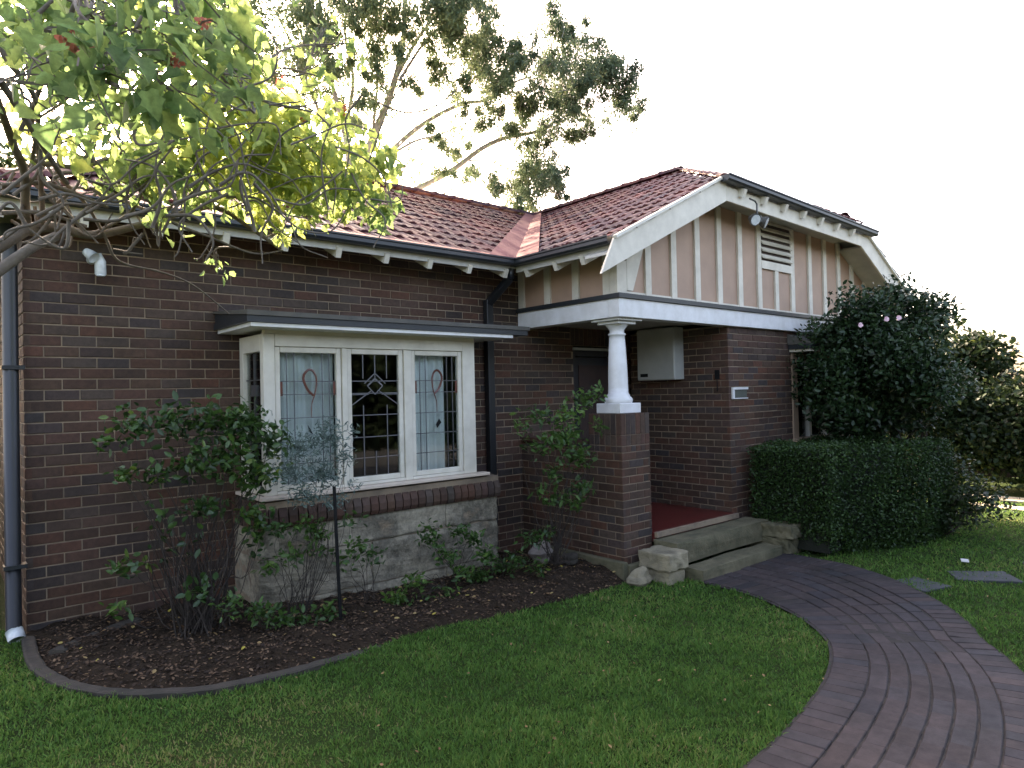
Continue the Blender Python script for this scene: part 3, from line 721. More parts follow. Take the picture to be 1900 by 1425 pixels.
def stone_block(x0, x1, y0, y1, z0, z1, parent, mat=m_stone, n=5, amp=.010):
    b = bmesh.new(); bmesh.ops.create_cube(b, size=1)
    bmesh.ops.subdivide_edges(b, edges=b.edges, cuts=n, use_grid_fill=True)
    s_ = random.random() * 50
    for v in b.verts:
        p = Vector(((x0 + x1) / 2 + v.co.x * (x1 - x0), (y0 + y1) / 2 + v.co.y * (y1 - y0), (z0 + z1) / 2 + v.co.z * (z1 - z0)))
        e = (abs(v.co.x) > .49) + (abs(v.co.y) > .49) + (abs(v.co.z) > .49)
        from_c = Vector((v.co.x, v.co.y, v.co.z)).normalized()
        nz = math.sin(p.x * 17 + s_) * math.cos(p.z * 23 + s_ * 2) + .7 * math.sin(p.x * 41 + p.z * 37 + p.y * 29 + s_)
        v.co = p + from_c * (nz * amp) - from_c * (.010 if e > 1 else 0)
    me = bpy.data.meshes.new('stone_block'); b.to_mesh(me); b.free(); me.materials.append(mat)
    o = bpy.data.objects.new('stone_block', me); COL.objects.link(o); o.parent = parent; return o
for r_, (z0, z1) in enumerate(((-.40, -.035), (-.032, .365), (.368, .62))):
    ed = [1.42, 2.5, 4.04] if r_ % 2 else [1.42, 1.9, 3.35, 4.04]
    for a, b in zip(ed, ed[1:]): stone_block(a + .002, b - .002, -.625, -.40, z0, z1, base, m_baystone, 9, .008)
    stone_block(1.425, 1.6, -.395, -.02, z0, z1, base, m_baystone)
# sloping rowlock sill
mb = MB(); n_b = 30
for k in range(n_b):
    x = 1.41 + k * (2.64 / n_b); vs = []
    pr_ = [(-.50, .622), (-.655, .622), (-.675, .66), (-.675, .72), (-.655, .775), (-.60, .835), (-.50, .862)]
    vs = [(x + .004, y, z) for y, z in pr_] + [(x + .080, y, z) for y, z in pr_]
    m = len(pr_); mb.add(vs, [tuple(range(m)), tuple(range(m, 2 * m))[::-1]] + [(i, m + i, m + (i + 1) % m, (i + 1) % m) for i in range(m)], random.random())
for k in range(5):
    y = -.49 + k * .093; mb.box(1.40, 1.56, y, y + .083, .622, .855, random.random())
sill_b = hpart(mb, 'brick_sill', m_brick, tones=True)
mb = MB(); mb.box(1.43, 4.04, -.64, -.30, .63, .845); mb.build('mortar', m_mortar, sill_b)
mb = MB(); mb.box(1.44, 3.90, -.68, -.55, .864, .895); mb.box(1.44, 1.50, -.549, -.01, .864, .895); hpart(mb, 'timber_sill', M('pale_timber_sill', (.66, .54, .44), (.6, .5, .4), 5, .5), bevel=.006)
# frame: posts, head, sashes
fr = MB(); F0, F1 = -.60, -.52
fr.box(1.50, 1.60, F0, F1, .897, 2.30); fr.box(3.62, 3.78, F0, F1, .897, 2.30)
fr.box(2.235, 2.285, F0, F1, .897, 2.19); fr.box(2.90, 2.985, F0, F1, .897, 2.19)
fr.box(1.602, 3.618, F0 - .004, F1, 2.192, 2.30); fr.box(1.602, 2.233, F0, F1, .897, .925); fr.box(2.287, 2.898, F0, F1, .897, .925); fr.box(2.987, 3.618, F0, F1, .897, .925)
fr.box(1.50, 1.58, -.10, -.01, .897, 2.30); fr.box(1.50, 1.58, -.518, -.102, 2.15, 2.30); fr.box(1.50, 1.58, -.518, -.102, .897, .96)
fr.box(3.70, 3.78, -.10, -.01, .897, 2.30); fr.box(3.70, 3.78, -.518, -.102, 2.15, 2.30); fr.box(3.70, 3.78, -.518, -.102, .897, .96)
frame = hpart(fr, 'bay_window', m_white, bevel=.005)
lab(frame, 'cream framed bay window with leaded glass casements')
panes = [(1.602, 2.233, m_came, 1), (2.287, 2.898, m_came2, 2), (2.987, 3.618, m_came, 3)]
for x0, x1, cm, kind in panes:
    z0, z1 = .927, 2.19; sw = .05
    s = MB(); s.box(x0 + .003, x0 + sw, -.585, -.535, z0, z1); s.box(x1 - sw, x1 - .003, -.585, -.535, z0, z1); s.box(x0 + sw + .001, x1 - sw - .001, -.585, -.535, z1 - sw, z1); s.box(x0 + sw + .001, x1 - sw - .001, -.585, -.535, z0, z0 + sw)
    s.build('sash', m_white, frame, bevel=.006)
    gx0, gx1, gz0, gz1 = x0 + sw, x1 - sw, z0 + sw, z1 - sw; W = gx1 - gx0; H = gz1 - gz0
    g = MB(); g.box(gx0 - .005, gx1 + .005, -.561, -.557, gz0 - .005, gz1 + .005); g.build('glass_pane', m_glass, frame)
    c = MB(); y = -.565; t = .0075
    X = lambda f: gx0 + W * f
    Z = lambda f: gz1 - H * f
    def ln(a, b, t_=t): c.bar((X(a[0]), y, Z(a[1])), (X(b[0]), y, Z(b[1])), .006, t_, (0.001, 0, 1) if abs(a[1] - b[1]) < 1e-6 else (1, 0, .001))
    for f in (.22, .32, .50, .68, .85): ln((0, f), (1, f))
    if kind == 2:
        for f in (.25, .5, .75): ln((f, 0), (f, .2)); ln((f, .42 if f != .5 else .8), (f, 1))
        ln((0, .42), (.42, .30)); ln((1, .42), (.58, .30)); ln((.28, .24), (.5, .155)); ln((.5, .155), (.72, .24)); ln((0, .33), (.36, .33)); ln((1, .33), (.64, .33))
        ln((.5, .2), (.66, .26), .014); ln((.34, .26), (.5, .2), .014); ln((.34, .26), (.5, .33)); ln((.5, .33), (.66, .26))
    else:
        for f in (.12, .25, .75, .88): ln((f, .0), (f, 1))
    c.build('lead_came', cm, frame)
    if kind != 2:
        c = MB(); sgn = 1 if kind == 1 else -1; ccx = X(.52)
        pts = [(ccx + sgn * q[0] * W, y - .004, Z(q[1])) for q in ((.02, .50), (.03, .40), (.10, .30), (.12, .20), (.06, .14), (-.02, .13), (-.10, .17), (-.10, .22), (-.03, .29), (.06, .33))]
        pp = spline(pts, 5); n5 = len(pp); c.tube(pp, [.003 + .009 * min(1, i / (n5 * .5)) for i in range(n5)], 5)
        c.build('amber_glass_scroll', m_red, frame)
        c = MB(); zz = Z(.60); dx = sgn * .02; c.prism([(ccx - dx - .005, y - .004, zz + .05), (ccx + .022 - dx, y - .004, zz + .01), (ccx + dx + .01, y - .004, zz - .045), (ccx - .018 + dx * .3, y - .004, zz - .01)], (0, .006, 0)); c.build('dark_glass_drop', m_iron, frame)
        c = MB(); c.box(gx0 + .004, gx0 + .026, y - .003, y + .003, Z(.33), Z(.22)); c.build('dark_glass_piece', m_red, frame)
        c = MB(); c.box(gx1 - .026, gx1 - .004, y - .003, y + .003, Z(.33), Z(.22)); c.build('dark_glass_piece', m_red, frame)
g = MB(); g.box(1.535, 1.54, -.51, -.10, .95, 2.16); g.build('glass_pane', m_glass, frame)
g = MB(); g.box(3.74, 3.745, -.51, -.10, .95, 2.16); g.build('glass_pane', m_glass, frame)
c = MB(); c.box(1.525, 1.55, -.30, -.292, .96, 2.15)
for z in (1.3, 1.6, 1.9): c.box(1.526, 1.549, -.517, -.103, z, z + .008)
c.box(1.52, 1.56, -.36, -.24, 1.76, 1.86); c.build('lead_came', m_came, frame)
# room behind, curtains
rm = MB(); rm.add([(1.0, .12, .3), (4.4, .12, .3), (4.4, 2.6, .3), (1.0, 2.6, .3), (1.0, .12, 2.7), (4.4, .12, 2.7), (4.4, 2.6, 2.7), (1.0, 2.6, 2.7)], [(0, 1, 2, 3), (4, 7, 6, 5), (1, 5, 6, 2), (2, 6, 7, 3), (3, 7, 4, 0)])
rm.box(1.52, 3.78, -.50, .12, .866, .893); rm.box(1.52, 3.78, -.50, .12, 2.27, 2.30); rm.box(3.66, 3.672, -.50, .12, .9, 2.25); hpart(rm, 'room_lining', m_room)  # near-black lining paints the room unlit; side panel added to darken the pane
def curtain(x0, x1, y, z0, z1, label, x2=None):
    mb = MB(); n = 70; vs = []
    for i in range(n + 1):
        t = i / n; x = x0 + (x1 - x0) * t; yy = y + .034 * math.sin(t * 55 * (x1 - x0) + 1.5 * math.sin(9 * t)) + .006 * math.sin(t * 131)
        vs += [(x, yy, z0), (x + .004 * math.sin(t * 60), yy, z1)]
    mb.add(vs, [(2 * i, 2 * i + 2, 2 * i + 3, 2 * i + 1) for i in range(n)])
    o = mb.build('curtain', m_curt, smooth=True); tag(o, label, 'curtain', 'net curtains in the bay window')
curtain(1.66, 2.20, -.44, .94, 2.20, 'white net curtain behind the left casement with the looped amber scroll')
curtain(3.02, 3.50, -.44, .94, 2.20, 'white net curtain behind the right casement, leaving a dark strip beside it')
mb = MB()
for i in range(36):
    t = i / 35
y0 = -.50
mb.add([v for i in range(31) for v in ((1.575 + .012 * math.sin(i * 1.9), -.50 + i * .0125, .94), (1.575 + .006 * math.sin(i * 1.9), -.50 + i * .0125, 2.2))], [(2 * i, 2 * i + 2, 2 * i + 3, 2 * i + 1) for i in range(30)])
tag(mb.build('curtain', m_curt, smooth=True), 'narrow white curtain inside the side light of the bay window', 'curtain', 'net curtains in the bay window')
# canopy over the bay
mb = MB(); mb.prism([(1.27, -.005, 2.535), (1.27, -.88, 2.462), (1.27, -.88, 2.422), (1.27, -.005, 2.515)], (3.07, 0, 0)); can = hpart(mb, 'bay_canopy', m_lead)
mb = MB(); mb.prism([(1.29, -.006, 2.512), (1.29, -.86, 2.424), (1.29, -.86, 2.421), (1.29, -.006, 2.421)], (3.03, 0, 0)); mb.build('canopy_cheek', m_dark, can)
mb = MB(); mb.box(1.275, 4.32, -.865, -.01, 2.367, 2.420); mb.build('canopy_fascia', m_dark, can)
mb = MB(); mb.box(1.31, 4.12, -.85, -.012, 2.333, 2.365); mb.build('canopy_trim', m_white2, can)
mb = MB(); mb.box(1.52, 3.78, -.595, -.52, 2.302, 2.333); mb.build('canopy_soffit', m_white, can)

# ------------------------------------------------------------------ porch door
mb = MB(); mb.box(5.912, 5.97, .01, .10, .155, 2.30); mb.box(6.78, 6.838, .01, .10, .155, 2.30); mb.box(5.972, 6.778, .01, .10, 2.22, 2.30); mb.box(5.98, 6.77, .06, .10, .16, 2.21)
door = hpart(mb, 'front_door', m_door)
mb = MB(); mb.box(6.06, 6.69, .05, .058, 1.1, 2.1); mb.build('door_panel', M('door_dark_red', (.05, .025, .02), (.03, .018, .016)), door)
mb = MB(); mb.box(5.90, 6.85, -.02, .05, 2.302, 2.335); mb.build('door_head', m_box, door)
mb = MB(); mb.tube([(6.68, .04, 1.05), (6.68, -.02, 1.05)], .025, 10); mb.build('door_handle', m_came, door)

# ------------------------------------------------------------------ gable room window with hood
mb = MB(); mb.box(8.722, 8.86, -1.62, -1.50, 1.0, 2.22); mb.box(10.46, 10.598, -1.62, -1.50, 1.0, 2.22); mb.box(8.862, 10.458, -1.62, -1.50, 2.14, 2.22); mb.box(8.70, 10.62, -1.67, -1.50, .95, .998)
gw2 = hpart(mb, 'front_window', M('tan_timber_frame', (.34, .24, .17), (.28, .2, .14), 4, .55))
mb = MB(); mb.box(9.22, 9.29, -1.60, -1.53, 1.0, 2.138); mb.box(9.72, 9.79, -1.60, -1.53, 1.0, 2.138); mb.box(10.2, 10.26, -1.60, -1.53, 1.0, 2.138); mb.build('mullion', m_box, gw2)
mb = MB(); mb.box(8.862, 10.458, -1.545, -1.54, 1.0, 2.14); mb.build('glass_pane', m_glass, gw2)
mb = MB(); mb.box(8.72, 10.6, -1.45, -1.44, .95, 2.25); mb.build('dark_backing', m_room, gw2)  # dark sheet painted as the unlit room behind the glass
mb = MB(); mb.prism([(8.62, -1.605, 2.49), (8.62, -1.95, 2.36), (8.62, -1.95, 2.34), (8.62, -1.605, 2.34)], (2.1, 0, 0)); hood = hpart(mb, 'window_hood', m_lead)
mb = MB(); mb.box(8.63, 10.71, -1.94, -1.61, 2.27, 2.338); mb.build('hood_fascia', m_dark, hood)
mb = MB(); mb.box(8.66, 10.68, -1.92, -1.61, 2.235, 2.268); mb.build('hood_trim', m_cream, hood)

# ================================================================== THINGS ON THE HOUSE
# meter box on the porch wall (X=7.1 plane)
mb = MB(); mb.box(6.88, 7.095, -.93, -.30, 1.87, 2.58); box = mb.build('meter_box', m_box, bevel=.012)
tag(box, 'pale grey metal box on the porch side wall beside the white column', 'meter box')
mb = MB(); mb.box(6.872, 6.879, -.92, -.31, 1.885, 2.565); mb.build('box_door', m_box, box, bevel=.003)
mb = MB(); mb.box(6.867, 6.871, -.49, -.36, 1.92, 1.965); mb.build('maker_plate', m_iron, box)
# small framed plaque near the corner
mb = MB(); mb.box(7.14, 7.50, -1.635, -1.608, 1.72, 1.75); mb.box(7.14, 7.175, -1.635, -1.608, 1.60, 1.719); mb.box(7.176, 7.50, -1.63, -1.608, 1.60, 1.612); fp = mb.build('wall_plaque', m_white2)
tag(fp, 'small white edged rectangular plaque on the brick wall left of the tan window frame', 'plaque')
mb = MB(); mb.box(7.176, 7.49, -1.618, -1.606, 1.613, 1.718); mb.build('plaque_plate', M('grey_green_plate', (.10, .11, .09), (.07, .08, .065)), fp)
# bell by the corner
mb = MB(); mb.box(7.075, 7.095, -1.47, -1.41, 1.86, 1.98); mb.tube([(7.08, -1.44, 1.86), (7.08, -1.44, 1.70)], .006, 6)
tag(mb.build('door_bell', m_iron), 'small black bell push on the corner of the porch wall', 'bell')
# double flood light on the gable
g = at(1405, 405, 8.9)
fl = tag(empty('security_light', tuple(g)), 'grey twin head security light hanging below the gable fascia', 'security light')
mb = MB(); mb.tube([(0, 0, .0), (0, 0, .17), (-.04, .0, .20), (-.16, 0, .21)], .010, 6); mb.build('bracket', m_dark, fl)
for s_ in (-1, 1):
    mb = MB(); c0 = np.array([s_ * .10, 0, -.02]); d0 = np.array([s_ * .35, -.8, -.45]); d0 /= np.linalg.norm(d0)
    mb.tube([c0 - d0 * .05, c0, c0 + d0 * .03, c0 + d0 * .06], [.03, .055, .07, .075], 12); mb.build('lamp_head', m_lead, fl, smooth=True)
    mb = MB(); mb.tube([c0 + d0 * .061, c0 + d0 * .066], .062, 12); mb.build('lens', m_chrome, fl)
mb = MB(); mb.box(-.05, .05, -.04, .04, -.05, .03); mb.build('junction_box', m_lead, fl, bevel=.006)
# spotlight on the left wall
g = np.array([.30, -.06, 2.84]); sp = tag(empty('wall_spotlight', tuple(g)), 'small glossy white spotlight and sensor on the brick wall below the left eaves', 'spotlight')
mb = MB(); mb.tube([(-.03, -.08, .10), (.0, -.11, .07), (.02, -.13, .045)], [.03, .042, .048], 12); mb.build('lamp_head', m_chrome, sp, smooth=True)
mb = MB(); mb.tube([(.05, -.05, .09), (.075, -.05, .03), (.075, -.06, -.07), (.075, -.06, -.085)], [.035, .042, .042, .03], 12); mb.build('sensor', m_chrome, sp, smooth=True)
mb = MB(); mb.tube([(.03, .05, .06), (.03, -.03, .06)], .04, 12); mb.tube([(-.02, -.05, .08), (.06, -.05, .08)], .012, 8); mb.build('bracket', m_chrome, sp)
# conduit fitting white at foot of left downpipe
mb = MB(); mb.tube([(-.215, -.06, .035), (-.205, -.09, .0), (-.20, -.12, -.03)], .058, 12)
tag(mb.build('drain_collar', m_chrome, smooth=True), 'white plastic collar at the foot of the left downpipe', 'drain collar')

# ------------------------------------------------------------------ steps
steps = tag(empty('front_steps', (6.3, -1.9, -.25)), 'worn sandstone steps up to the red porch floor with rough block ends', 'steps')
off = Vector((-6.3, 1.9, .25))
def sstep(x0, x1, y0, y1, z0, z1, mat=m_stone2, amp=.006, n=5, name='step_slab'):
    o = stone_block(x0, x1, y0, y1, z0, z1, steps, mat, n, amp); o.name = name; o.data.name = name; o.location = off; return o
sstep(5.40, 7.30, -1.98, -1.66, -.16, .085)
sstep(5.46, 7.12, -2.26, -1.99, -.42, -.165)
sstep(5.08, 5.42, -2.12, -1.70, -.15, .03, m_stone, .009, 9, 'stone_block'); sstep(5.12, 5.40, -2.08, -1.72, -.45, -.155, m_stone, .008, 7, 'stone_block')
sstep(7.14, 7.62, -2.36, -1.70, -.10, .06, m_stone2, .018, 8, 'stone_block'); sstep(7.16, 7.58, -2.30, -1.72, -.38, -.103, m_stone2, .015, 6, 'stone_block')
def rock(c, r, label, mat=m_stone):
    b = bmesh.new(); bmesh.ops.create_icosphere(b, subdivisions=3, radius=1); s_ = random.random() * 40
    for v in b.verts:
        k = 1 + .16 * math.sin(v.co.x * 3 + s_) * math.cos(v.co.y * 4 + s_) + .10 * math.sin(v.co.z * 7 + s_ * 3)
        v.co = Vector((v.co.x * r[0] * k, v.co.y * r[1] * k, v.co.z * r[2] * k))
    me = bpy.data.meshes.new('rock'); b.to_mesh(me); b.free(); me.materials.append(mat)
    o = bpy.data.objects.new('rock', me); COL.objects.link(o); o.location = c; tag(o, label, 'rock'); return o
rock((4.92, -1.86, -.24), (.15, .10, .12), 'small tawny rock at the foot of the pier beside the left step block')
rock((4.38, -.95, .0), (.14, .11, .11), 'pale rounded rock on the soil just right of the bay window base', M('pale_rock', (.22, .185, .165), (.15, .125, .11), 8, .8, .5, 20))
rock((4.62, -1.15, -.08), (.10, .08, .07), 'dark small stone among the plants in front of the porch wall', m_conc)
# stepping stones
def slab(pts, label, z=.02):
    z = z - .012
    mb = MB(); mb.prism([(x, y, ground_z(x) + z) for x, y in pts], (0, 0, -.05)); o = mb.build('stepping_stone', m_slate, bevel=.006)
    tag(o, label, 'stepping stone', 'stepping stones across the right lawn')
slab([(6.72, -3.93), (6.82, -3.55), (7.22, -3.66), (7.10, -4.05)], 'dark stepping stone touching the edge of the curved path', .020)
slab([(7.36, -4.02), (7.66, -3.83), (8.05, -4.25), (7.72, -4.50)], 'paler square stepping stone in the middle of the right lawn', .028)
slab([(8.35, -4.45), (8.65, -4.25), (9.05, -4.65), (8.75, -4.9)], 'stepping stone at the right edge of the picture', .028)
mb = MB(); mb.obox((8.15, -3.86, ground_z(8) + .045), (.055, .02, 0), (-.01, .035, 0), (0, 0, .006)); tag(mb.build('paper_scrap', m_white2), 'scrap of white paper lying on the right lawn', 'paper')
mb = MB(); mb.prism([(x, y, -.3 + .025) for x, y in ((13.25, -6), (13.25, 1.5), (13.75, 1.5), (13.75, -6))], (0, 0, -.04)); mb.prism([(x, y, -.3 + .025) for x, y in ((12.2, -7), (12.35, -2.6), (12.75, -2.6), (12.6, -7))], (0, 0, -.04))
tag(mb.build('far_path', m_conc2), kind='structure')
# garden stake
mb = MB(); g0 = (1.82, -1.33); mb.tube([(g0[0], g0[1], -.15), (g0[0] - .02, g0[1], .35), (g0[0] - .035, g0[1] + .01, 1.02)], .014, 8)
tag(mb.build('garden_stake', m_iron), 'thin black garden stake standing in front of the bay window base', 'stake')

# ================================================================== PLANTS
def stems(parent, base, tips, r0, mat, name='stem', wob=.06, k=5):
    mb = MB()
    for t in tips:
        b = np.array(base, float) + rng.normal(0, .03, 3) * (1, 1, 0); t = np.array(t, float); mid1 = b + (t - b) * .35 + rng.normal(0, wob, 3) + np.array([0, 0, .05]); mid2 = b + (t - b) * .7 + rng.normal(0, wob, 3)
        p = spline([b, mid1, mid2, t], 4); mb.tube(p, [r0 * (1 - .8 * i / len(p)) for i in range(len(p))], k)
    return mb.build(name, mat, parent)
def shrub(label, base, clumps, mat, size, shape=OVAL, stem_mat=None, r0=.012, cat='shrub', name='shrub', up=.0, width=1.0, tone_shift=0, group=None, upright=0.0, extra=1, spread=1.0):
    """clumps: (centre xyz, radius, count)"""
    root = tag(empty(name, tuple(base)), label, cat, group); B = np.array(base, float)
    Ps = []; T = []
    for c, r, n in clumps:
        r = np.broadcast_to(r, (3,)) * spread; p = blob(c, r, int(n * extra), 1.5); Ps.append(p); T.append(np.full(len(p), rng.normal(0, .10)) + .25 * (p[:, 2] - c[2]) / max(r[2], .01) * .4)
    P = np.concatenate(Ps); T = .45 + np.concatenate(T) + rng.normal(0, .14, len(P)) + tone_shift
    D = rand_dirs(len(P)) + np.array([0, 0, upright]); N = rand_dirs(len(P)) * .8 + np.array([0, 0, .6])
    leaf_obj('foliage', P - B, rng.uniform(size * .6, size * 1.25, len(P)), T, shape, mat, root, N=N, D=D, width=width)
    tips = [np.array(c[0]) - B for c in clumps]; tips += [np.array(c[0]) + rng.normal(0, .4, 3) * np.broadcast_to(c[1], (3,)) - B for c in clumps]
    stems(root, (0, 0, 0), tips, r0, stem_mat or m_bark2)
    return root
g_dark = leaf_mat('gardenia_leaf', [(.012, .032, .009), (.026, .068, .015), (.055, .125, .022), (.16, .21, .03)], .35, .2, .5, (0, .45, .75, 1))
g_cam = leaf_mat('camellia_leaf', [(.007, .020, .007), (.013, .036, .012), (.024, .056, .018), (.05, .085, .028)], .42, .1, .4)
g_hedge = leaf_mat('hedge_leaf', [(.008, .020, .006), (.019, .047, .011), (.034, .078, .016), (.07, .12, .025)], .5, .1, .35)
g_grey = leaf_mat('grey_green_leaf', [(.06, .10, .085), (.10, .15, .13), (.17, .23, .20), (.24, .31, .28)], .6, .2, .3)
g_fresh = leaf_mat('fresh_green_leaf', [(.018, .045, .010), (.035, .085, .018), (.065, .14, .025), (.12, .20, .04)], .45, .25, .4)
g_gum = leaf_mat('gum_leaf', [(.050, .085, .050), (.085, .130, .070), (.13, .18, .085), (.22, .26, .11)], .5, .3, .4)
g_tree = leaf_mat('sunlit_broad_leaf', [(.055, .12, .035), (.095, .18, .05), (.18, .27, .06), (.36, .42, .08)], .5, .55, .35, (0, .35, .7, 1))  # upper ramp colours paint the backlit sun yellow into the leaves
g_back = leaf_mat('dark_tree_leaf', [(.008, .018, .007), (.016, .034, .011), (.03, .055, .016), (.10, .13, .02)], .5, .15, .3)

def W(px, py, y):
    """point of the vertical plane Y=y on the sight line through a picture point"""
    v = RIGHT * ((px - 950) / 1265.77) + DOWN * ((py - 712.5) / 1265.77) + FWD
    return CAM + v * ((y - CAM[1]) / v[1])
# left shrub against the wall and bay corner
cl = [(W(px, py, yy), r, n) for px, py, yy, r, n in [
    (250, 790, -.75, (.13, .12, .11), 70), (320, 780, -.8, (.15, .13, .12), 90), (390, 780, -.8, (.15, .13, .12), 100), (460, 785, -.95, (.14, .14, .12), 100), (505, 815, -1.0, (.11, .12, .1), 80),
    (420, 840, -.95, (.18, .15, .12), 130), (360, 860, -.9, (.14, .13, .10), 80), (470, 880, -1.0, (.17, .14, .12), 130), (290, 880, -.85, (.09, .09, .07), 35), (230, 880, -.8, (.06, .06, .05), 22), (190, 820, -.75, (.05, .05, .04), 14),
    (380, 940, -1.0, (.12, .1, .06), 55), (470, 960, -1.0, (.11, .1, .10), 60), (480, 1000, -1.0, (.06, .08, .10), 30), (240, 1050, -.9, (.09, .08, .05), 34), (220, 1130, -.9, (.06, .06, .05), 16), (370, 1095, -1.1, (.09, .08, .08), 30), (430, 790, -.9, (.1, .1, .08), 50),
    (300, 960, -.9, (.10, .1, .14), 14), (340, 1010, -.95, (.14, .1, .12), 14)]]
shrub('leafy green shrub with bare lower twigs against the brick wall left of the bay window', (.85, -.95, .0), cl, g_dark, .072, r0=.005, width=1.25, extra=1.5, tone_shift=.08, spread=1.65)
tw = MB()
for i in range(60):
    a = np.array([.85, -.95, .0]) + rng.normal(0, .08, 3) * (1, 1, 0); px, py = rng.uniform(260, 480), rng.uniform(880, 1060); e = W(px, py, rng.uniform(-1.1, -.7))
    m = (a + e) / 2 + rng.normal(0, .07, 3); p = spline([a, m, e], 4); tw.tube(p, [.006 * (1 - .7 * j / len(p)) for j in range(len(p))], 4)
tag(tw.build('bare_twigs', m_bark2), 'tangle of bare brown twigs low against the wall beside the bay', 'twigs')
# grey feathery shrub in front of the left casement
cl = [(W(px, py, -1.1), r, n) for px, py, r, n in [(560, 830, (.12, .1, .09), 170), (610, 810, (.11, .1, .10), 150), (540, 880, (.13, .1, .09), 170), (600, 880, (.12, .1, .09), 170), (640, 850, (.07, .07, .07), 50), (565, 920, (.11, .1, .06), 110), (620, 930, (.09, .08, .06), 60), (655, 800, (.04, .05, .06), 16), (655, 900, (.04, .05, .04), 16)]]
shrub('airy grey green shrub with fine leaves in front of the left casement', (1.62, -1.1, .0), cl, g_grey, .05, shape=OVAL, width=.6, r0=.003, upright=.5, extra=2.0, spread=1.6)
# fresh green shrub in front of the porch wall
cl = [(W(px, py, yy), r, n) for px, py, yy, r, n in [(1050, 770, -1.4, (.13, .13, .09), 80), (1085, 740, -1.4, (.1, .1, .09), 55), (1000, 770, -1.25, (.1, .1, .08), 34), (1045, 815, -1.45, (.17, .15, .10), 150), (1075, 850, -1.5, (.12, .12, .08), 80), (1000, 830, -1.3, (.11, .1, .08), 42), (965, 790, -1.2, (.09, .08, .10), 28), (1030, 880, -1.4, (.09, .09, .10), 36), (1080, 905, -1.45, (.11, .1, .08), 44), (1030, 925, -1.4, (.1, .1, .06), 40), (1065, 935, -1.45, (.09, .08, .05), 28), (1110, 790, -1.5, (.05, .05, .08), 20), (1000, 910, -1.35, (.07, .07, .05), 18), (1110, 725, -1.45, (.06, .06, .05), 18)]]
shrub('loose bright green shrub on thin stems in front of the porch wall', (4.25, -1.3, -.05), cl, g_fresh, .07, r0=.005, width=1.1, extra=1.6, spread=1.6)
# low plants at the foot of the bay
for i, (lb, bpt, pts) in enumerate([
    ('small leafy plant by the right half of the bay base', (3.2, -1.0, .0), [(800, 1000, 24), (850, 985, 30), (880, 1000, 24), (830, 1030, 30), (790, 980, 10)]),
    ('bright green plant in the bed at the right end of the bay base', (3.7, -1.1, -.02), [(905, 1030, 34), (935, 1050, 36), (890, 1070, 36), (920, 1090, 28), (860, 1060, 20)]),
    ('low green clump in the middle of the bed', (2.9, -1.2, -.02), [(770, 1080, 28), (740, 1110, 36), (790, 1120, 28), (830, 1100, 14)]),
    ('thin sapling with a few leaves just right of the black stake', (2.15, -1.15, .0), [(665, 1015, 16), (690, 1030, 14), (650, 970, 10), (640, 1040, 9)]),
    ('thin sapling with a few leaves left of the black stake', (1.5, -1.05, .0), [(590, 990, 26), (570, 970, 18), (540, 1030, 20), (500, 1050, 16), (520, 985, 16), (600, 1020, 9)]),
    ('ground hugging plant in the bed below the left corner of the bay', (1.25, -1.25, .0), [(430, 1120, 18), (480, 1135, 30), (520, 1150, 30), (560, 1150, 22), (610, 1135, 18)]),
    ('dark leafy plant by the corner of bay and porch wall', (4.35, -1.35, -.05), [(985, 1000, 24), (1010, 990, 20), (960, 1040, 24), (1000, 1050, 20)]),
]):
    cl = [(W(px, py, bpt[1]), (.075, .07, .05), int(n * 1.5)) for px, py, n in pts]
    shrub(lb, bpt, cl, g_fresh if i != 6 else g_dark, .06, r0=.003, extra=2.0, spread=1.9, cat='plant', name='bed_plant', group='young plants in the garden bed', width=1.1)

# clipped hedge
def hedge():
    root = tag(empty('hedge', (8.3, -2.4, -.3)), 'clipped dark green box hedge in front of the gable window', 'hedge'); B = np.array([8.3, -2.4, -.3])
    x0, x1, y0, y1, z0, z1 = 7.32, 9.6, -2.78, -1.72, -.30, 1.0
    n = 42000; P = rng.uniform((x0, y0, z0), (x1, y1, z1), (n, 3)); f = rng.integers(0, 5, n); d = np.abs(rng.normal(0, .05, n))
    # front face bows out to the right as in the photograph
    bow = lambda x: .55 * np.clip((x - 7.6) / 1.2, 0, 1)
    k = f <= 1; P[k, 1] = y0 + d[k] ; k = f == 2; P[k, 2] = z1 - d[k]; k = f == 3; P[k, 0] = x0 + d[k]; k = f == 4; P[k, 0] = x1 - d[k]
    P[:, 1] -= bow(P[:, 0]) * (P[:, 1] < -2.2) * ((-2.2 - P[:, 1]) / .55)
    rr = np.clip((z1 - P[:, 2]) / .15, 0, 1); P[:, 1] += (1 - rr) * .06 * (P[:, 1] < -2.3); low = np.clip((.1 - P[:, 2]) / .4, 0, 1); P[:, 1] += low * .12 * (P[:, 1] < -2.3); P[:, 0] += low * .15 * (P[:, 0] < 7.7)
    P[:, 2] += .03 * np.sin(P[:, 0] * 5) + .02 * np.sin(P[:, 1] * 7); P += rng.normal(0, .012, P.shape)
    leaf_obj('foliage', P - B, rng.uniform(.022, .045, n), .42 + rng.normal(0, .16, n) + .12 * np.sin(P[:, 0] * 6) * np.cos(P[:, 2] * 7), OVAL, g_hedge, root, width=1.3)
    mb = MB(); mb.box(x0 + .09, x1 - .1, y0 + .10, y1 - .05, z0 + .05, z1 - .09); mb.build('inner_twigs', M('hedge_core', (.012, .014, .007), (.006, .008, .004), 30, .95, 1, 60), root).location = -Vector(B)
    stems(root, (0, 0, 0), [(x, -.2, .9) for x in np.linspace(-.7, 1.4, 7)], .02, m_bark2, wob=.03)
hedge()
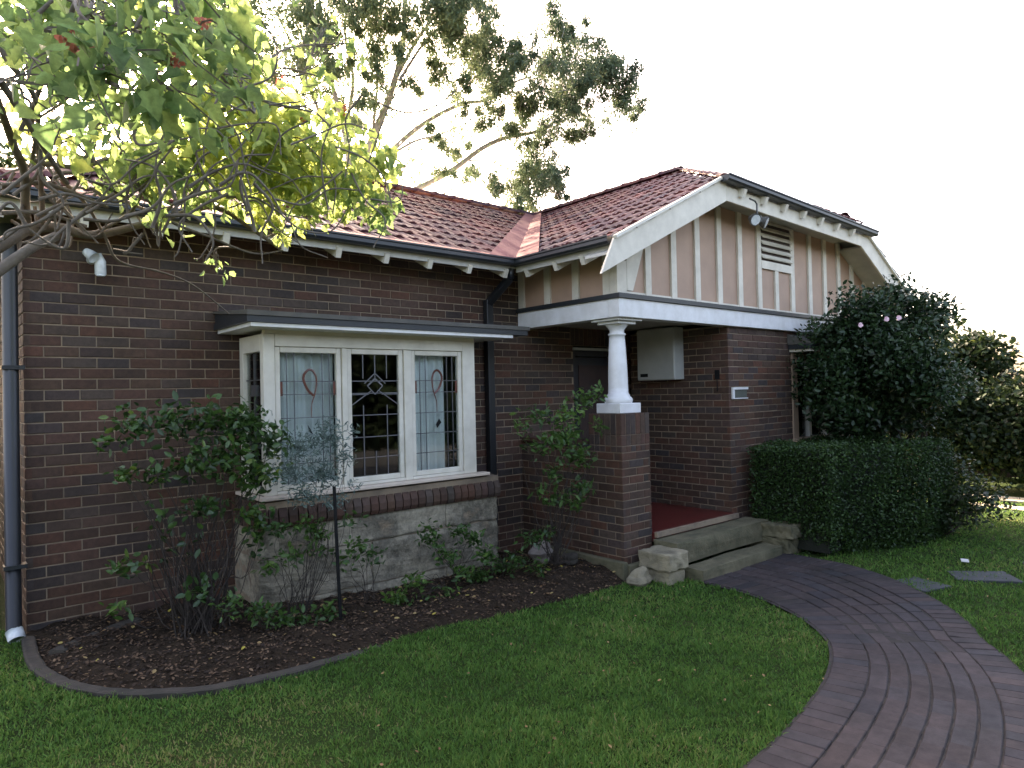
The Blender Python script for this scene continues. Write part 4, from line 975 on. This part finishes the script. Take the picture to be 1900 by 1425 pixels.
# second rounded bush to the right of the hedge
cc = np.array([9.55, -3.15, .25]); cl = [(cc + rng.normal(0, 1, 3) * (.35, .28, .25), (.36, .34, .34), 330) for _ in range(16)]
shrub('rounded dark bush with a few yellowing leaves at the right end of the hedge', (9.6, -3.15, -.3), cl, leaf_mat('mixed_leaf', [(.010, .022, .007), (.020, .040, .010), (.045, .065, .014), (.30, .26, .04)], .45, .15, .4, (0, .5, .85, 1)), .06, width=1.2, cat='bush', name='bush')
# camellia
cc = at(1632, 678, 10.8); cl = []
for i in range(150):
    d = rand_dirs(1)[0]; u = rng.random() ** .4; cl.append((cc + d * u * np.array([1.06, .98, 1.08]) + np.array([0, 0, .0]), (.32, .30, .27), 230))
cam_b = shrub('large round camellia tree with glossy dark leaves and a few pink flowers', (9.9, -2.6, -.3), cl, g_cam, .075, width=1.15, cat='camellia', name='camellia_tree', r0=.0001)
mb = MB()
for i in range(9):
    a = np.array([rng.normal(0, .18), rng.normal(0, .12), 0]); e = np.array([-.15 + rng.normal(0, .6), -.1 + rng.normal(0, .35), 2.2 + rng.normal(0, .3)]); p = spline([a, a * 1.3 + np.array([0, 0, .9]) + rng.normal(0, .08, 3), e], 6)
    mb.tube(p, [.032 * (1 - .7 * j / len(p)) for j in range(len(p))], 6)
mb.build('trunk', m_bark2, cam_b)
for (px, py) in ((1597, 603), (1645, 592), (1668, 590)):
    c = at(px, py, 9.45) - np.array([9.9, -2.6, -.3]); n = 9; P = np.repeat(c[None], n, 0); an = np.linspace(0, 2 * math.pi, n, endpoint=False)
    D = np.stack([np.cos(an) * RIGHT[0], np.cos(an) * RIGHT[1], np.sin(an)], 1) + .5 * -FWD
    leaf_obj('flower', P, np.full(n, .034), np.full(n, .5), OVAL, m_petal, cam_b, kind=None, N=np.repeat(-FWD[None], n, 0) + rng.normal(0, .2, (n, 3)), D=D, width=2.2)

# ------------------------------------------------------------------ gum tree behind the roof
def limb(mb, pts, r0, r1, wob=0):
    p = spline(pts, 6); n = len(p); mb.tube(p, [r0 + (r1 - r0) * i / (n - 1) for i in range(n)], 7); return p
def gum():
    DD = 14.5; G = lambda px, py, dd=0: at(px, py, DD + dd)
    base = np.array([G(640, 480)[0], G(640, 480)[1], -.3]); root = tag(empty('gum_tree', tuple(base)), 'tall open gum tree with pale limbs rising behind the tiled roof', 'gum tree'); mb = MB(); nodes = []
    def L(pts, r0, r1, dd=0):
        nodes.extend(limb(mb, [G(x, y, dd + .12 * i) - base for i, (x, y) in enumerate(pts)], r0 * .62, r1 * .6))
    mb.tube([(0, 0, 0), G(650, 420) - base, G(655, 330) - base], [.22, .18, .15], 10)
    L([(655, 340), (690, 260), (715, 200), (735, 140), (748, 80), (752, 0), (755, -60)], .14, .05); L([(735, 145), (770, 80), (810, 25), (850, -30)], .06, .03, .2); L([(740, 150), (790, 75), (830, 40), (870, 10)], .05, .02, -.3)
    L([(655, 335), (720, 285), (765, 245), (810, 215), (860, 192), (905, 185), (950, 155), (985, 142)], .10, .03, .3); L([(720, 290), (770, 262), (815, 250), (848, 236)], .05, .02, -.2)
    L([(660, 400), (775, 350), (840, 315), (895, 275), (940, 255), (985, 247), (1018, 234), (1050, 200), (1072, 150)], .11, .03); L([(870, 298), (910, 300), (950, 315), (990, 325)], .03, .012); L([(700, 395), (800, 370), (860, 340), (890, 335)], .04, .012, .4)
    L([(650, 330), (640, 250), (615, 150), (600, 60), (590, -30)], .10, .04, -.4); L([(640, 250), (655, 150), (640, 60), (650, -20)], .07, .03, .3); L([(600, 230), (570, 150), (540, 80), (500, 0)], .06, .02, .3); L([(690, 260), (700, 150), (690, 60), (700, -20)], .05, .02, .2)
    L([(1018, 234), (1060, 210), (1110, 180), (1150, 140)], .02, .008); L([(985, 142), (1020, 110), (1050, 70)], .02, .008); L([(720, 178), (780, 180), (830, 165), (870, 150)], .02, .01)
    mb.build('trunk', m_gumbark, root, smooth=True)
    C = [(1010, 100, 25), (1039, 50, 24), (1053, 77, 24), (1062, 60, 14), (956, 85, 24), (965, 100, 18), (1074, 118, 30), (1100, 130, 24), (1121, 109, 24), (1145, 138, 26), (1150, 160, 22), (1160, 180, 22), (1180, 200, 12), (1062, 174, 36), (1012, 177, 28), (1048, 236, 22), (1045, 200, 30), (1085, 245, 14), (891, 103, 36), (921, 138, 30), (905, 85, 28), (918, 171, 22), (865, 53, 32), (877, 20, 28), (833, 10, 36), (870, 5, 26), (812, 124, 26), (847, 153, 18), (962, 189, 22), (959, 236, 20), (968, 271, 20), (992, 310, 32), (1005, 325, 28), (965, 330, 26), (1010, 345, 22), (1036, 325, 16), (1042, 360, 14), (1045, 385, 10), (871, 318, 16), (906, 345, 18), (925, 350, 14), (827, 265, 18), (827, 304, 18), (790, 250, 12), (718, 24, 36), (706, 65, 28), (690, 100, 18), (740, 100, 14), (560, 30, 40), (600, 50, 36), (650, 30, 34), (680, 10, 30), (520, 40, 36), (560, 110, 30), (590, 160, 26), (630, 130, 22), (660, 180, 20), (640, 210, 20), (700, 150, 18), (760, 150, 15), (780, 60, 22), (800, 30, 28), (985, 385, 12), (965, 375, 12), (450, 20, 40), (480, 90, 34), (1020, 130, 18), (985, 200, 18), (1090, 150, 20), (900, 230, 12), (930, 210, 14), (870, 200, 12)]
    Ps, T = [], []
    for x, y, r in C:
        rm_ = r / 1265.77 * DD; c = G(x, y, rng.normal(0, .5)) - base
        for _ in range(max(3, int(r / 3.2))):
            c2 = c + rng.normal(0, .72, 3) * rm_; n = int(70 + r * 4.6)
            p = blob(c2, np.array([.6, .6, .7]) * rm_ * rng.uniform(.7, 1.6), n, 1.5); Ps.append(p); T.append(np.full(n, rng.normal(.42, .12)) - (.14 if x > 1000 else -.10))
        nd = min(nodes, key=lambda q: np.linalg.norm(q - c)); tips.append((nd, c))
    for q in nodes[::3]:
        if q[2] > 6.0 or q[2] > 4.6 and rng.random() < .5:
            c2 = q + rng.normal(0, .45, 3); n = 80; Ps.append(blob(c2, .42, n, 1.5)); T.append(np.full(n, rng.normal(.5, .12)))
    P = np.concatenate(Ps); D = rand_dirs(len(P)) * .8 + np.array([0, 0, -1.0])
    leaf_obj('foliage', P, rng.uniform(.065, .125, len(P)), np.concatenate(T) + rng.normal(0, .15, len(P)), SLIM, g_gum, root, D=D, N=rand_dirs(len(P)), width=2.0)
    mb = MB()
    for a, b in tips:
        if np.linalg.norm(a - b) > 3: continue
        m = (a + b) / 2 + rng.normal(0, .12, 3); mb.tube(spline([a, m, b], 4), .009, 4)
        for _ in range(3): e = b + rng.normal(0, .25, 3); mb.tube(spline([m, (m + e) / 2 + rng.normal(0, .05, 3), e], 3), .005, 3)
    mb.build('twigs', m_gumbark, root, kind='stuff')
tips = []; gum()

# ------------------------------------------------------------------ broad leaved tree in the foreground left
def front_tree():
    base = np.array([-2.0, -1.9, -.05]); root = tag(empty('mulberry_tree', tuple(base)), 'spreading tree with twisted grey limbs and sunlit yellow green leaves over the left eaves', 'tree'); mb = MB(); nodes = []
    def L(pts, r0, r1, dep=True):
        r0 *= .68; r1 *= .8
        nodes.extend(limb(mb, [at(x, y, d) - base for x, y, d in pts], r0, r1))
    mb.tube(spline([(0, 0, 0), (.05, -.05, 1.0), (.1, -.1, 1.9), at(-260, 560, 3.7) - base], 5), [.11] * 16, 10)
    L([(-260, 560, 3.7), (-120, 520, 3.8), (0, 455, 3.9), (55, 425, 4.0), (110, 422, 4.1), (170, 436, 4.2), (250, 420, 4.3), (330, 398, 4.4), (400, 385, 4.5), (460, 420, 4.6), (520, 462, 4.7)], .052, .012)
    L([(-200, 600, 3.6), (-60, 540, 3.6), (0, 500, 3.65), (55, 462, 3.7), (105, 438, 3.8)], .04, .026)
    L([(50, 425, 4.0), (47, 380, 3.9), (45, 320, 3.7), (25, 270, 3.5), (0, 200, 3.3), (-40, 100, 3.0)], .030, .016); L([(80, 425, 4.0), (76, 350, 3.9), (72, 290, 3.7), (60, 210, 3.4), (110, 80, 3.1), (150, -20, 3.0)], .018, .010)
    L([(110, 330, 4.0), (160, 380, 4.1), (195, 440, 4.2), (222, 485, 4.3), (300, 505, 4.5), (360, 530, 4.7), (425, 582, 5.0)], .014, .005); L([(0, 150, 3.2), (60, 240, 3.3), (110, 320, 3.5), (125, 340, 3.7)], .02, .012)
    L([(-20, 60, 3.2), (30, 130, 3.2), (70, 200, 3.3), (60, 300, 3.6)], .018, .01); L([(170, 436, 4.2), (240, 395, 4.2), (270, 340, 4.1), (265, 300, 4.0)], .014, .008); L([(60, 300, 3.7), (150, 310, 3.8), (220, 300, 4.0), (300, 400, 4.2), (390, 440, 4.4), (470, 470, 4.6), (525, 465, 4.7)], .018, .006)
    L([(300, 400, 4.3), (380, 330, 4.4), (470, 330, 4.5), (560, 350, 4.7)], .012, .005); L([(270, 340, 4.1), (340, 250, 4.0), (420, 200, 4.2), (480, 130, 4.4)], .012, .005); L([(400, 385, 4.5), (440, 360, 4.6), (520, 390, 4.8), (600, 360, 5.0), (680, 330, 5.2)], .012, .004)
    L([(0, 345, 3.8), (80, 340, 3.9), (170, 372, 4.0), (200, 385, 4.1)], .02, .01); L([(0, 395, 3.8), (80, 395, 3.9), (160, 420, 4.0)], .016, .01); L([(100, 330, 3.9), (130, 320, 3.9), (190, 345, 4.0), (240, 370, 4.1)], .012, .008); L([(250, 440, 4.3), (240, 465, 4.35), (210, 462, 4.3)], .01, .005)
    for i in range(150):
        x, y = (rng.uniform(-20, 330), rng.uniform(0, 420)) if i < 70 else (rng.uniform(0, 480), rng.uniform(330, 440)) if i < 105 else (rng.uniform(300, 700), rng.uniform(150, 400)); d = rng.uniform(3.2, 4.4); a = rng.uniform(0, 6.28); q = [(x, y, d)]
        for _ in range(3): a += rng.normal(0, .6); x += 55 * math.cos(a); y = min(y + 55 * math.sin(a), 445 + .1 * x); q.append((x, y, d))
        L(q, .012 if i < 105 else .007, .004)
    mb.build('trunk', m_bark, root, smooth=True)
    # leaf zones: px, py, radius px, distance, count, leaf length, tone (raised to paint the sunlit zones yellow)
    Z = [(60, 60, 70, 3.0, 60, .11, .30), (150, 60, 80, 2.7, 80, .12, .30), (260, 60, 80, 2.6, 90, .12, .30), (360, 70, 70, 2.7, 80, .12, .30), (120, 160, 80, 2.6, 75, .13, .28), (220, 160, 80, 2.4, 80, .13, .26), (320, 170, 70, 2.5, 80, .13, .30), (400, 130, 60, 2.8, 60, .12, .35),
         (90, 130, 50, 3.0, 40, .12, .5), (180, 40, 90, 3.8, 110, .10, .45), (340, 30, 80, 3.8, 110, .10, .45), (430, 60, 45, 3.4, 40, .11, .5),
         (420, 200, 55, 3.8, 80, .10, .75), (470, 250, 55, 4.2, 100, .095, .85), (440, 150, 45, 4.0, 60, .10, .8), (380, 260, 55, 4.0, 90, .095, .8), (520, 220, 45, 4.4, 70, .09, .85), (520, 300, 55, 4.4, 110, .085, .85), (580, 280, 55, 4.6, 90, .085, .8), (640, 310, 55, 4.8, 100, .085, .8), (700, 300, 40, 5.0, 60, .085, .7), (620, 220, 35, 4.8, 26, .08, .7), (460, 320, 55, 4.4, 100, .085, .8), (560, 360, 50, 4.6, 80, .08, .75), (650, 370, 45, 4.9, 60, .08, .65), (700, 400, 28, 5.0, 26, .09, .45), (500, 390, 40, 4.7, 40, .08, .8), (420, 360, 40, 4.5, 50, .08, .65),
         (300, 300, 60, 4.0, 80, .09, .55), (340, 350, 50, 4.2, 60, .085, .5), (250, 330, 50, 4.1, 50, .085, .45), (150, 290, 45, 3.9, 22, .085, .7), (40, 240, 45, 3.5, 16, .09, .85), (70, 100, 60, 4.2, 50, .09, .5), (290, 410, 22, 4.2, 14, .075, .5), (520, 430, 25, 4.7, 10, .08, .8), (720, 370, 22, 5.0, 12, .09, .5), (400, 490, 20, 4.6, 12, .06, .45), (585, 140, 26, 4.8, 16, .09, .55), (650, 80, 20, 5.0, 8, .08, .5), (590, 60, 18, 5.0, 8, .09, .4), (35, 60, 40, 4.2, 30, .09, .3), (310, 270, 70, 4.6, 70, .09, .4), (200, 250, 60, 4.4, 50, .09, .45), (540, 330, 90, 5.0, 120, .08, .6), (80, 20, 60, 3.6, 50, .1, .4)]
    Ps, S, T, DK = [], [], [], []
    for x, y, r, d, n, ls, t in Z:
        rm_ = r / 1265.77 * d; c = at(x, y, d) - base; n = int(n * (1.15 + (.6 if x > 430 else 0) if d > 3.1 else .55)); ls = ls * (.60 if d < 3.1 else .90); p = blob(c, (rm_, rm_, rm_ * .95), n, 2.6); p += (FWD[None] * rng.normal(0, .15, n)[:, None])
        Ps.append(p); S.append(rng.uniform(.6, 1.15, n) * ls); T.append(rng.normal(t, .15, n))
        nd = min(nodes, key=lambda q: np.linalg.norm(q - c)); tp.append((nd, c, rm_))
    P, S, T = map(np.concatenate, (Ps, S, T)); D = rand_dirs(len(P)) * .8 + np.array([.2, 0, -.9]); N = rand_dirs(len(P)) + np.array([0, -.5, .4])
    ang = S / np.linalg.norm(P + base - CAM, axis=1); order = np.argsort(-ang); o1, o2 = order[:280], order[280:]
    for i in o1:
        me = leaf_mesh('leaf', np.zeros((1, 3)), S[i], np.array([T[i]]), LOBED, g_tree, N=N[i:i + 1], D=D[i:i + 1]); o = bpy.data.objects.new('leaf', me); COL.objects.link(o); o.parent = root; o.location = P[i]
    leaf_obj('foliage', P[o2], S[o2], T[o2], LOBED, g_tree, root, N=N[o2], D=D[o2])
    mb = MB()
    for a, b, rr in tp:
        m = (a + b) / 2 + rng.normal(0, .06, 3); mb.tube(spline([a, m, b], 4), .006, 4)
        for _ in range(7): e = b + rng.normal(0, .5, 3) * rr; mb.tube(spline([m + (b - m) * rng.random(), (m + e) / 2 + rng.normal(0, .03, 3), e], 3), .003, 3)
    mb.build('twigs', m_bark, root, kind='stuff')
    for x, y, d in ((170, 95, 2.5), (320, 112, 2.5), (520, 150, 4.2), (485, 200, 4.0), (535, 290, 4.4), (640, 200, 4.7), (560, 215, 4.4), (380, 45, 3.0), (127, 80, 2.6)):
        c = at(x, y, d) - base; n = 26; P2 = blob(c, (.022 * d / 2.5,) * 3, n); leaf_obj('flower_cluster', P2, rng.uniform(.015, .03, n), rng.random(n), OVAL, leaf_mat('russet_flower', [(.30, .07, .04), (.40, .14, .06), (.25, .10, .05)], .6, .3), root, kind=None, width=1.6)
tp = []; front_tree()

# ------------------------------------------------------------------ trees and fence behind, left and right
def back_tree(label, base, cr, rad, n, mat=g_back, size=.12, lumps=26, trunk=.12, group=None, name='background_tree'):
    root = tag(empty(name, tuple(base)), label, 'tree', group); B = np.array(base, float); cr = np.array(cr, float); Ps, T = [], []
    for i in range(lumps):
        d = rand_dirs(1)[0]; c = cr + d * rng.random() ** .45 * np.array(rad) * .85; k = n // lumps; Ps.append(blob(c, np.array(rad) * rng.uniform(.22, .38), k)); T.append(np.full(k, rng.normal(.45, .12)))
    P = np.concatenate(Ps); leaf_obj('crown', P - B, rng.uniform(size * .6, size * 1.3, len(P)), np.concatenate(T) + rng.normal(0, .15, len(P)), OVAL, mat, root, width=1.4)
    mb = MB(); mb.tube(spline([(0, 0, 0), (cr - B) * np.array([.2, .2, .4]), (cr - B)], 5), [trunk * (1 - .06 * i) for i in range(11)], 8)
    for _ in range(8): e = cr - B + rand_dirs(1)[0] * np.array(rad) * .6; s0 = (cr - B) * rng.uniform(.4, .8); mb.tube(spline([s0, (s0 + e) / 2 + rng.normal(0, .15, 3), e], 4), .03, 5)
    mb.build('trunk', m_bark2, root)
back_tree('dense dark tree beside the left side passage behind the front limbs', (-2.6, 5.5, -.1), (-2.3, 5.0, 2.6), (1.9, 2.2, 2.4), 9000, size=.14, group='trees around the house')
back_tree('dark spreading tree behind the left end of the roof', (-1.0, 9.5, -.1), (-.6, 9.2, 5.3), (2.6, 2.0, 2.0), 9000, size=.16, group='trees around the house')
back_tree('dark tree behind the fence just right of the camellia', (15.5, -1.2, -.3), (15.4, -1.5, 1.8), (1.9, 1.5, 1.35), 15000, size=.12, group='trees around the house')
back_tree('bushy tree with sunlit yellow leaves at the right edge behind the lawn', (15.3, -4.2, -.3), (15.4, -4.3, 1.5), (1.3, 1.5, 1.35), 13000, mat=leaf_mat('part_sunlit_leaf', [(.010, .02, .007), (.02, .04, .012), (.05, .08, .02), (.35, .36, .03)], .5, .4, .3, (0, .5, .8, 1)), size=.10, group='trees around the house')  # top ramp colour paints sunlight onto scattered leaves
back_tree('low dark shrub mass in front of the far fence', (14.2, -1.6, -.3), (14.6, -2.4, .75), (.7, 3.2, 1.15), 20000, size=.11, trunk=.04, group='trees around the house')
# unseen leaf mass added behind the viewpoint to darken the window reflections
q = np.stack([rng.uniform(-12, 26, 26000), rng.uniform(-17, -14, 26000), rng.uniform(-.2, 4.6, 26000)], 1); q[:, 2] *= .95 + .2 * np.sin(q[:, 0] * .9)
leaf_obj('reflection_foliage', q, rng.uniform(.3, .7, len(q)), rng.random(len(q)), OVAL, leaf_mat('reflection_leaf', [(.004, .008, .004), (.010, .018, .008)], .8, 0, .1), width=1.8)
# fences
def fence(a, b, h, label, zb):
    a, b = np.array(a, float), np.array(b, float); L = np.linalg.norm(b - a); d = (b - a) / L; root = tag(empty('timber_fence', (a[0], a[1], zb)), label, 'fence'); n = int(L / .14)
    mb = MB(); mb.box(-.01, .01, -.01, .01, 0, .01)
    pal = MB(); pal.box(-.072, .072, -.009, .009, 0, h); me = pal.mesh('paling', m_fence); ang = math.atan2(d[1], d[0])
    for i in range(n): inst('paling', me, root, Matrix.Translation((d[0] * i * .14, d[1] * i * .14, random.uniform(-.015, .015))) @ Matrix.Rotation(ang, 4, 'Z'))
    r_ = MB(); off_ = np.array([-d[1], d[0], 0]) * .03
    for z in (h * .25, h * .8): r_.bar(off_ + np.array([0, 0, z]), off_ + np.array([d[0] * L, d[1] * L, z]), .04, .07)
    r_.build('rail', m_fence, root)
fence((17.2, -6.5), (16.2, 5.0), 1.7, 'dark timber paling fence along the far right boundary', -.3)
fence((-1.5, 0.5), (-1.5, 9.0), 1.8, 'dark timber paling fence along the left side passage', -.1)
# neighbour's house glimpsed at right
nh = tag(empty('neighbour_house', (40, -4.6, -.3)), 'cream house with orange tiled roof glimpsed between the trees at right', 'house')
mb = MB(); mb.box(-3, 4, -4, 5, 0, 2.6); mb.build('wall', m_render, nh)
nh.location = (40, -4.6, -.3)
mb = MB(); mb.prism([(-3.4, -4.4, 2.6), (4.4, -4.4, 2.6), (.5, -4.4, 4.6)], (0, 9.8, 0)); mb.build('roof', M('orange_tile', (.42, .16, .10), (.34, .12, .08), 6, .7, .6, 9, dist=.05), nh)
mb = MB(); mb.box(-3.03, -3.0, -1.5, .2, .9, 2.0); mb.build('window', m_room, nh)
# overhead wires
for lb, (p0, p1) in {'upper overhead wire crossing the pale sky at right': ((1650, 412, 40), (2000, 418, 34)), 'lower overhead wire rising to the right behind the camellia': ((1700, 556, 45), (2000, 532, 34))}.items():
    a, b = at(*p0), at(*p1); d = b - a; a2, b2 = a - d * 1.0, b + d * 1.0; mb = MB(); mb.tube([a2 + (b2 - a2) * t - np.array([0, 0, .3 * math.sin(math.pi * t)]) for t in np.linspace(0, 1, 12)], .012, 5)
    tag(mb.build('overhead_wire', m_iron), lb, 'wire')
